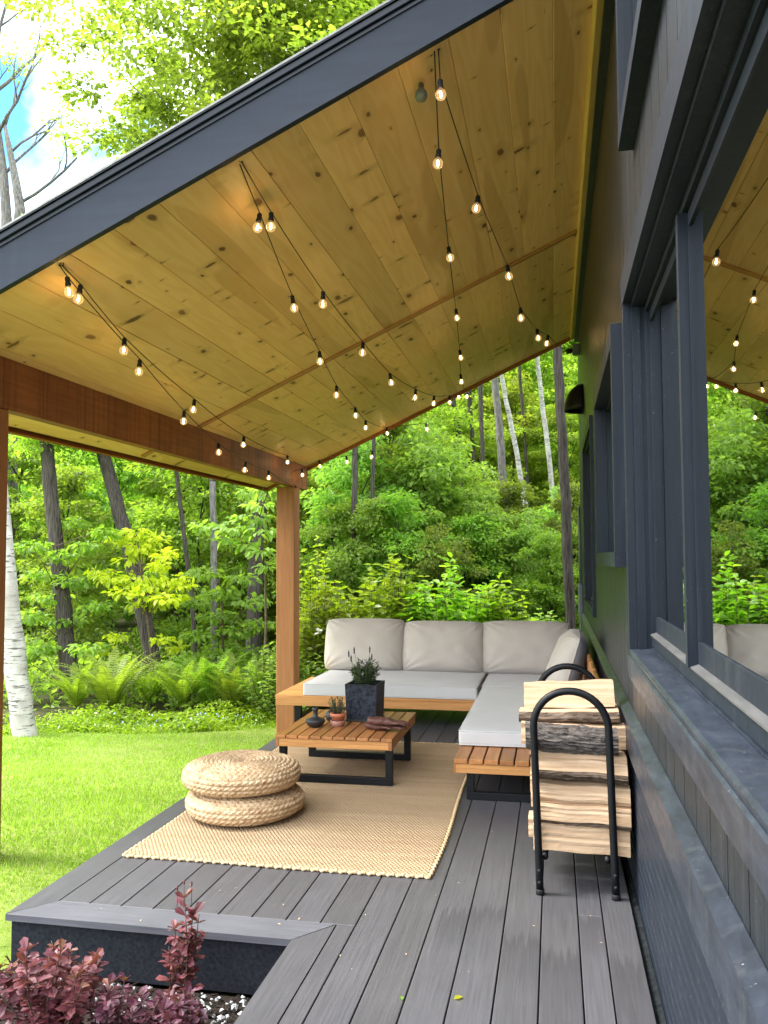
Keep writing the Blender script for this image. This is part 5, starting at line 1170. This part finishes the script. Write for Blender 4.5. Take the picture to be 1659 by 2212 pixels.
# ---- far wood: nobody could count it
rg = np.random.default_rng(77); n = 85000
th = rg.uniform(R(-64), R(30), n); rr = rg.uniform(37, 52, n); hmax = np.where(th < R(-27), 9.5, 21) * (0.8 + 0.2 * np.sin(th * 31) * np.sin(th * 13)); zz_ = rg.uniform(0, 1, n) ** 0.8 * hmax
px_, py_ = rr * np.sin(th), rr * np.cos(th); P = np.stack([px_, py_, zz_ + 0.2], 1); P += 0.9 * np.sin(P[:, [1, 2, 0]] * 1.3)
V, F = leaves(P, rg.normal(0, 1, (n, 3)), 0.62, 0.3, 0.7, rng=rg); o = raw_mesh('distant_wood', V, F, MT['leafG']); tag(o, 'mass of green woodland far behind the nearer trees', 'woodland', kind='stuff')

# ---- broad leaved shrubs behind the sofa
def broad_shrub(px, Y, ztop, rad, n, seed, label, leaf=0.115, mat='leafD', name='broadleaf_shrub', width=0.58):
    rg = np.random.default_rng(seed); base = at(px, 1206, Y=Y); g = gh(base.x, Y); root = tag(empty(name, (base.x, Y, g)), label, 'shrub', None); b = MB(); P, D = [], []
    for k in range(n):
        w = rg.uniform(0, 2 * PI); q = rg.uniform(0, 1) ** 0.55; hh = (ztop - g) * (1 - 0.42 * q ** 2) * rg.uniform(0.72, 1.03)
        tip = Vector((base.x + math.cos(w) * rad * q, Y + math.sin(w) * rad * q * 0.8, g + hh)); bs = Vector((base.x + math.cos(w) * rad * q * 0.3, Y + math.sin(w) * rad * q * 0.25, g - 0.05))
        mid = bs.lerp(tip, 0.55) + Vector((math.cos(w), math.sin(w), 0)) * 0.12 * rad; b.tube([bs, mid, tip], [0.009, 0.006, 0.003], 5)
        for j in range(15):
            t = 0.30 + 0.70 * j / 14; p = bs.lerp(mid, t / 0.55) if t < 0.55 else mid.lerp(tip, (t - 0.55) / 0.45)
            for s in (0, 1):
                a = j * 1.57 + s * PI + w; P.append(tuple(p)); D.append((math.cos(a), math.sin(a), 0.35))
    keep(b.build('stem', MT['stem']), root); V, F = ovals(np.array(P), np.array(D), leaf, 0.15, width, rng=rg, spread=0.3); keep(raw_mesh('foliage', V, F, MT[mat]), root)
    return root
broad_shrub(725, 12.5, 1.16, 0.70, 62, 301, 'bright broad leaved shrub behind the post end of the sofa', 0.135)
broad_shrub(845, 12.7, 1.50, 0.85, 86, 302, 'bright broad leaved shrub behind the middle of the sofa, its top well above the cushions', 0.14)
broad_shrub(968, 12.5, 1.56, 0.80, 86, 303, 'tallest bright broad leaved shrub behind the sofa back', 0.14)
broad_shrub(1075, 12.6, 1.20, 0.65, 62, 304, 'bright broad leaved shrub behind the sofa corner', 0.13)
broad_shrub(1180, 12.6, 0.75, 0.50, 46, 305, 'low broad leaved shrub between the sofa corner and the navy wall', 0.095, 'leafC')
broad_shrub(682, 13.6, 1.75, 0.60, 50, 306, 'yellow green shrub just right of the rear post', 0.11, 'leafE')
broad_shrub(625, 12.0, 0.25, 0.85, 70, 307, 'leafy bush low behind the rear post', 0.085, 'leafC')
fl = bpy.data.objects['broadleaf_shrub']; b = MB(); bp = at(690, 1366, Y=11.7)
rs = random.Random(3)
for k in range(16):
    w = rs.uniform(0, 6.28); e = rs.uniform(-0.4, 1.2); d = Vector((math.cos(w) * math.cos(e), math.sin(w) * math.cos(e), math.sin(e))); s = d.cross(Vector((0, 0, 1))).normalized() * 0.03
    b.add([bp, bp + d * 0.05 + s, bp + d * 0.085, bp + d * 0.05 - s], [[0, 1, 2, 3]])
bl = keep(b.build('blossom', MT['white'], fixn=False), fl)

# ---- yellow green maple sapling in front of the wood
def layered_sapling(name, Y, layers, stem_pix, mat, label, leaf, seed, per=90, flat=0.30):
    rg = np.random.default_rng(seed); st = [at(x, y, Y=Y) for x, y in stem_pix]; g = gh(st[0].x, Y); root = tag(empty(name, (st[0].x, Y, g)), label, 'sapling'); st = [Vector((st[0].x, Y, g - 0.05))] + st
    b = MB(); k = len(st); b.tube(st, [0.03 - 0.022 * i / (k - 1) for i in range(k)], 7); P, D = [], []
    for x, y, rx in layers:
        c = at(x, y, Y=Y + rg.uniform(-0.5, 0.3)); q = min(st, key=lambda p: (p - c).length + (1 if p.z > c.z else 0)); b.tube([q, q.lerp(c, 0.5) + Vector((0, 0, 0.04)), c], [0.010, 0.007, 0.004], 5)
        r_ = rx * Y / FPX; p, d = clump_points(np.array(c), r_, int(per * (r_ / 0.35) ** 1.3), flat, rg); d = d.copy(); d[:, 2] *= 0.4; P.append(p); D.append(d)
    keep(b.build('stem', MT['stem']), root); V, F = ovals(np.concatenate(P), np.concatenate(D), leaf, 0.35, 0.72, rng=rg, spread=0.4, curl=0.16); keep(raw_mesh('foliage', V, F, MT[mat]), root); return root
layered_sapling('maple_sapling', 12.6, [(290, 1150, 38), (262, 1160, 30), (335, 1165, 34), (300, 1178, 40), (310, 1195, 30), (355, 1198, 30), (345, 1222, 26), (275, 1210, 26), (215, 1235, 34), (240, 1248, 40), (290, 1255, 40), (330, 1262, 40), (375, 1250, 34), (395, 1265, 26), (270, 1278, 40), (320, 1285, 42), (365, 1292, 36), (305, 1305, 26), (340, 1305, 26), (250, 1375, 24), (350, 1380, 26), (380, 1398, 20), (225, 1400, 20)], [(330, 1440), (318, 1330), (305, 1240), (296, 1160)], 'leafE', 'yellow green maple sapling glowing in front of the dark wood', 0.115, 401, 85)
layered_sapling('leafy_sapling', 12.0, [(505, 1140, 40), (540, 1120, 44), (560, 1150, 36), (485, 1165, 30), (560, 1190, 26), (575, 1225, 24), (530, 1175, 30), (440, 1135, 26), (560, 1090, 30), (540, 1060, 34), (580, 1060, 34)], [(570, 1470), (575, 1350), (572, 1230), (560, 1120)], 'leafC', 'light green drooping sapling beside the rear porch post', 0.125, 402, 60)
layered_sapling('leafy_sapling', 12.8, [(130, 1200, 40), (95, 1240, 44), (160, 1255, 44), (110, 1290, 50), (190, 1180, 36), (70, 1180, 40), (60, 1330, 46), (140, 1340, 48), (210, 1310, 40), (90, 1400, 46), (190, 1400, 44), (40, 1420, 40), (230, 1150, 36), (160, 1130, 34)], [(130, 1480), (128, 1380), (125, 1280), (120, 1180)], 'leafB', 'dark green sapling behind the birch trunk', 0.10, 403, 130)
layered_sapling('leafy_sapling', 13.2, [(440, 1240, 44), (480, 1280, 46), (420, 1300, 44), (520, 1250, 40), (540, 1300, 44), (470, 1330, 46), (430, 1370, 44), (520, 1360, 46), (560, 1350, 36), (480, 1400, 44), (420, 1420, 40), (550, 1410, 40)], [(480, 1470), (482, 1380), (480, 1290), (470, 1240)], 'leafB', 'dark green leafy sapling between the yellow sapling and the rear post', 0.10, 404, 120)

# ---- ferns along the lawn edge
def fern(px, Y, n, ln, seed, label):
    rg = random.Random(seed); c = at(px, 1206, Y=Y); g = gh(c.x, Y); root = tag(empty('fern', (c.x, Y, g)), label, 'fern', 'ferns along the lawn edge'); V = []; F = []; b = MB()
    n = int(n * 1.45)
    for k in range(n):
        w = 2 * PI * k / n + rg.uniform(-0.25, 0.25); L = 1.28 * ln * rg.uniform(0.9, 1.15); up_ = rg.uniform(1.12, 1.48); bend = rg.uniform(0.95, 1.4); pts = []
        for j in range(15):
            t = j / 14; a = up_ - t ** 1.7 * bend
            if j == 0: p = Vector((c.x, Y, g))
            else: p = pts[-1] + Vector((math.cos(w) * math.cos(a), math.sin(w) * math.cos(a), math.sin(a))) * L / 14
            pts.append(p)
        b.tube(pts, [0.005 * (1 - 0.8 * j / 14) for j in range(15)], 4)
        side = Vector((-math.sin(w), math.cos(w), 0)); m = 27
        for q in range(m):
            t = 0.12 + 0.88 * q / m; i = min(13, int(t * 14)); fr = t * 14 - i; p = pts[i].lerp(pts[i + 1], fr); d = (pts[i + 1] - pts[i]).normalized(); wl = L * 0.125 * math.sin(PI * min(1, t * 0.86 + 0.12)) ** 0.8 * (1 - t) ** 0.25 + 0.006; hw = L / 14 * 0.135
            for s in (1, -1):
                tip = p + side * s * wl + d * wl * 0.28 - Vector((0, 0, wl * 0.16)); o = len(V)
                V += [p - d * hw, p + side * s * wl * 0.55 + d * (wl * 0.13 - hw * 0.9), tip, p + side * s * wl * 0.5 + d * (wl * 0.13 + hw * 1.0), p + d * hw]; F += [[o, o + 1, o + 3], [o + 1, o + 2, o + 3], [o, o + 3, o + 4]]
    keep(b.build('frond_stalk', MT['gstem']), root); keep(raw_mesh('frond', np.array([tuple(v) for v in V]), np.array(F), MT['leafF']), root); return root
for i, (px, Y, n, ln, lab) in enumerate([(243, 11.6, 17, .92, 'large arching fern in front of the dark trunk'), (170, 11.9, 13, .70, 'fern nearest the birch trunk'), (330, 12.3, 13, .75, 'fern behind and right of the large arching one'), (395, 12.0, 15, .78, 'fern in the middle of the fern row'), (452, 12.2, 15, .85, 'fern left of the tall one by the post'), (505, 11.9, 15, .84, 'tall upright fern second from the rear post'), (556, 12.1, 14, .82, 'fern right against the rear post'), (290, 13.0, 11, .7, 'small fern in the shade behind the large arching one'), (420, 13.2, 11, .7, 'small fern in the shade behind the fern row'), (530, 13.2, 12, .8, 'fern in the second row near the rear post')]):
    fern(px, Y, n, ln, 500 + i, lab)
# ---- ground cover, with a drift of blue flowers
rg = np.random.default_rng(31); n = 34000; gx = rg.uniform(-9.5, -1.4, n); e = np.array([lawn_edge(v) for v in gx]); gy = e + np.abs(rg.normal(0, 0.8, n)) - 0.10
gz = np.array([gh(a, b) for a, b in zip(gx, gy)]) + rg.uniform(0.02, 1, n) ** 1.6 * (0.10 + 0.12 * np.clip(np.sin(gx * 2.7 + 1.5 * np.sin(gy * 2)) * np.sin(gy * 3 + gx), -0.6, 1)) * np.clip((gy - e + 0.25) * 2.2, 0.25, 1.4)
V, F = leaves(np.stack([gx, gy, gz], 1), rg.normal(0, 1, (n, 3)) * np.array([1, 1, .3]), 0.062, 0.0, 0.62, rng=rg); o = raw_mesh('ground_cover', V, F, MT['leafD']); tag(o, 'low leafy ground cover along the far edge of the lawn', 'ground cover', kind='stuff')
n = 16000; gx = rg.uniform(-15, 3, n); gy = rg.uniform(11.8, 18, n); gz = np.array([gh(a, b) for a, b in zip(gx, gy)]) + rg.uniform(0.03, 0.45, n)
V, F = leaves(np.stack([gx, gy, gz], 1), rg.normal(0, 1, (n, 3)), 0.13, 0.0, 0.62, rng=rg); o = raw_mesh('forest_undergrowth', V, F, MT['leafB']); tag(o, 'low undergrowth on the floor of the wood', 'undergrowth', kind='stuff')
n = 60; c = at(410, 1560, Z=-0.8); gx = rg.normal(c.x, 0.45, n); gy = np.array([lawn_edge(v) for v in gx]) + np.abs(rg.normal(0.05, 0.22, n)); gz = np.array([gh(a, b) for a, b in zip(gx, gy)]) + rg.uniform(0.10, 0.24, n)
V, F = leaves(np.stack([gx, gy, gz], 1), rg.normal(0, 1, (n, 3)) + np.array([0, -0.6, 0.4]), 0.022, 0.0, 1.0, rng=rg); o = raw_mesh('forget_me_nots', V, F, MT['blue']); tag(o, 'drift of small pale blue flowers at the lawn edge in front of the ferns', 'flowers', kind='stuff')

# ---- barberry in front of the step
def barberry(name, tops, base, seed, label, leaf=0.034, per=0.017, bare=0.22):
    rg = np.random.default_rng(seed); root = tag(empty(name, base), label, 'shrub'); b = MB(); P, D, P2, D2 = [], [], [], []
    for tp in tops:
        tp = Vector(tp); bs = Vector(base) + Vector((rg.uniform(-.04, .04), rg.uniform(-.04, .04), 0)); mid = bs.lerp(tp, 0.5) + Vector((rg.uniform(-.03, .03), rg.uniform(-.03, .03), 0.03)); L = (tp - bs).length
        path = [bs.lerp(mid, t * 2) if t < .5 else mid.lerp(tp, t * 2 - 1) for t in np.linspace(0, 1, 9)]; b.tube(path, [0.0042 * (1 - .7 * i / 8) for i in range(9)], 5)
        m = int(L / per)
        for j in range(m):
            t = bare + (1 - bare) * j / m; p = bs.lerp(mid, t * 2) if t < .5 else mid.lerp(tp, t * 2 - 1); q = 5
            for s in range(4):
                a = s * 2 * PI / q + j * 0.9; tipk = t > 0.93 and rg.uniform() < 0.6
                (P2 if tipk else P).append(tuple(p)); (D2 if tipk else D).append((math.cos(a), math.sin(a), 0.75 if t > 0.9 else 0.25))
    keep(b.build('stem', MT['stem']), root)
    for PP, DD, mt, nm, sc in ((P, D, 'leafP', 'foliage', 1.0), (P2, D2, 'leafR', 'new_growth', 0.8)):
        V, F = ovals(np.array(PP), np.array(DD), leaf * sc, 0.05, 0.62, 0.08, rg, 0.35, 0.35, 0.08, 0.26, 0.48, 0.76); keep(raw_mesh(nm, V, F, MT[mt]), root)
    return root
def bt_(x, y, Y): return at(x, y, Y=Y)
gz0 = -0.24
tall = [bt_(398, 1922, 2.92), bt_(420, 1960, 2.93), bt_(375, 1990, 2.90), bt_(430, 1975, 2.95), bt_(365, 2045, 2.88), bt_(412, 2030, 2.9)]
bs_ = bt_(388, 2150, 2.9); r_t = barberry('barberry_shrub', tall, (bs_.x, 2.9, gz0), 601, 'tall single barberry shoot rising in front of the grey step', 0.042, 0.036, 0.04)
b = MB()
for x, y in ((383, 1918), (398, 1905), (414, 1908)):
    p = bt_(x, y, 2.92); q = p - Vector((0, 0, 0.09)); b.tube([q, p], 0.0012, 5)
    b.lathe([(0.0004, -0.012), (0.0035, -0.006), (0.003, 0.004), (0.0004, 0.010)], tuple(p), 7)
keep(b.build('flower_bud', MT['leafP']), r_t)
rb = random.Random(17)
def fan(x0, x1, ytop, Y, n): return [bt_(rb.uniform(x0, x1), ytop(rb.random()) + rb.uniform(-25, 45), Y + rb.uniform(-0.22, 0.22)) for _ in range(n)]
barberry('barberry_shrub', fan(-60, 235, lambda t: 2040 + 60 * t, 2.62, 30), (-1.66, 2.62, gz0), 602, 'largest purple barberry bush at the lower left below the step', 0.040, 0.032, 0.25)
barberry('barberry_shrub', fan(185, 345, lambda t: 2110 + 50 * t, 2.62, 15), (-1.40, 2.60, gz0), 603, 'purple barberry with rusty tips right beside the largest bush', 0.038, 0.032, 0.2)
barberry('barberry_shrub', fan(340, 410, lambda t: 2140 + 40 * t, 2.68, 12), (-1.22, 2.68, gz0), 604, 'low purple barberry sprig at the foot of the tall shoot', 0.034, 0.024, 0.12)
# ---- two fallen leaves
def fallen(x, y, s, rz, mat, label):
    p = at(x, y, Z=0.004); V, F = ovals(np.array([[0, 0, 0.0]]), np.array([[1.0, 0, 0.0]]), s, 0, 0.6, 0.10, np.random.default_rng(int(x)), 0, 0.02, 0.02); o = raw_mesh('fallen_leaf', V, F, MT[mat]); o.location = p; o.rotation_euler = (0, 0, rz); tag(o, label, 'leaf')
fallen(980, 2158, 0.035, 0.6, 'leafE', 'small yellow leaf lying on the deck boards')
fallen(868, 2160, 0.03, 1.9, 'leafC', 'small pale leaf lying on the left edge of the deck boards')

rg = np.random.default_rng(91); n = 150; gx = rg.uniform(-2.1, 0.28, n); gy = np.where(gx > -1.0, rg.uniform(1.4, 8.5, n), rg.uniform(3.2, 6.6, n)); ok = ~((gx > -2.12) & (gx < -0.58) & (gy > 3.86) & (gy < 6.7)); gx, gy = gx[ok], gy[ok]; n = len(gx)
V, F = leaves(np.stack([gx, gy, np.full(n, 0.003)], 1), rg.normal(0, 1, (n, 3)) * np.array([1, 1, 0.02]), 0.011, -0.02, 0.35, 0.1, rg, 0.6); V[:, 2] = np.clip(V[:, 2], 0.0025, 0.006)
o = raw_mesh('deck_litter', V, F, MT['braid']); tag(o, 'tiny dry bits of bark and seed scattered over the deck boards', 'litter', kind='stuff')
# ================================================================== LIGHT AND SKY
SUN_EL, SUN_AZ = R(50), R(-96)    # azimuth measured from +Y towards +X
sd = Vector((math.sin(SUN_AZ) * math.cos(SUN_EL), math.cos(SUN_AZ) * math.cos(SUN_EL), math.sin(SUN_EL)))
sun = bpy.data.lights.new('sun', 'SUN'); so = bpy.data.objects.new('sun', sun); COL.objects.link(so)
sun.energy = 2.0; sun.angle = R(20); sun.color = (1.0, 0.95, 0.86)
so.rotation_euler = (-sd).to_track_quat('-Z', 'Y').to_euler(); so.location = sd * 40
w = bpy.data.worlds.new('World'); scene.world = w; w.use_nodes = True; nt = w.node_tree
bg = nt.nodes['Background']
sky = N(nt, 'TexSky', None, sky_type='NISHITA', sun_disc=False, sun_elevation=SUN_EL, sun_rotation=SUN_AZ)
dirv = N(nt, 'TexCoord').outputs['Generated']
hole = ray(88, 350).normalized()
ang = N(nt, 'VectorMath', {0: dirv, 1: tuple(hole)}, operation='DOT_PRODUCT').outputs['Value']
near = ramp(nt, math_(nt, 'ADD', ang, math_(nt, 'MULTIPLY_ADD', noise(nt, dirv, 9, 5), 0.03, -0.015)), [(0.9895, 0.0), (0.9985, 1.0)])
cl = ramp(nt, noise(nt, dirv, 2.6, 7, 0.6), [(0.28, 0.55), (0.55, 1.0)])
fac = math_(nt, 'MULTIPLY', cl, math_(nt, 'MULTIPLY_ADD', near, -1.0, 1.0))
wv = N(nt, 'MapRange', {0: N(nt, 'SeparateXYZ', {0: dirv}).outputs[2], 1: -0.05, 2: 0.9, 3: 6.0, 4: 11.0}).outputs[0]
cc = N(nt, 'CombineXYZ', {0: math_(nt, 'MULTIPLY', wv, 0.97), 1: wv, 2: math_(nt, 'MULTIPLY', wv, 1.05)}).outputs[0]
skd = mix(nt, 1.0, sky.outputs[0], (0.26, 0.55, 0.78, 1), 'MULTIPLY')
nt.links.new(mix(nt, fac, skd, cc), bg.inputs['Color']); bg.inputs['Strength'].default_value = 0.15
scene.view_settings.view_transform = 'Standard'; scene.view_settings.look = 'None'; scene.view_settings.gamma = 1; scene.view_settings.use_curve_mapping = False
scene.view_settings.exposure = 2.2
scene.render.engine = 'CYCLES'; cy = scene.cycles
cy.use_denoising = True; cy.max_bounces = 10; cy.diffuse_bounces = 5; cy.glossy_bounces = 3; cy.transmission_bounces = 8; cy.transparent_max_bounces = 12; cy.use_light_tree = True
cy.caustics_reflective = False; cy.caustics_refractive = False; cy.sample_clamp_indirect = 6
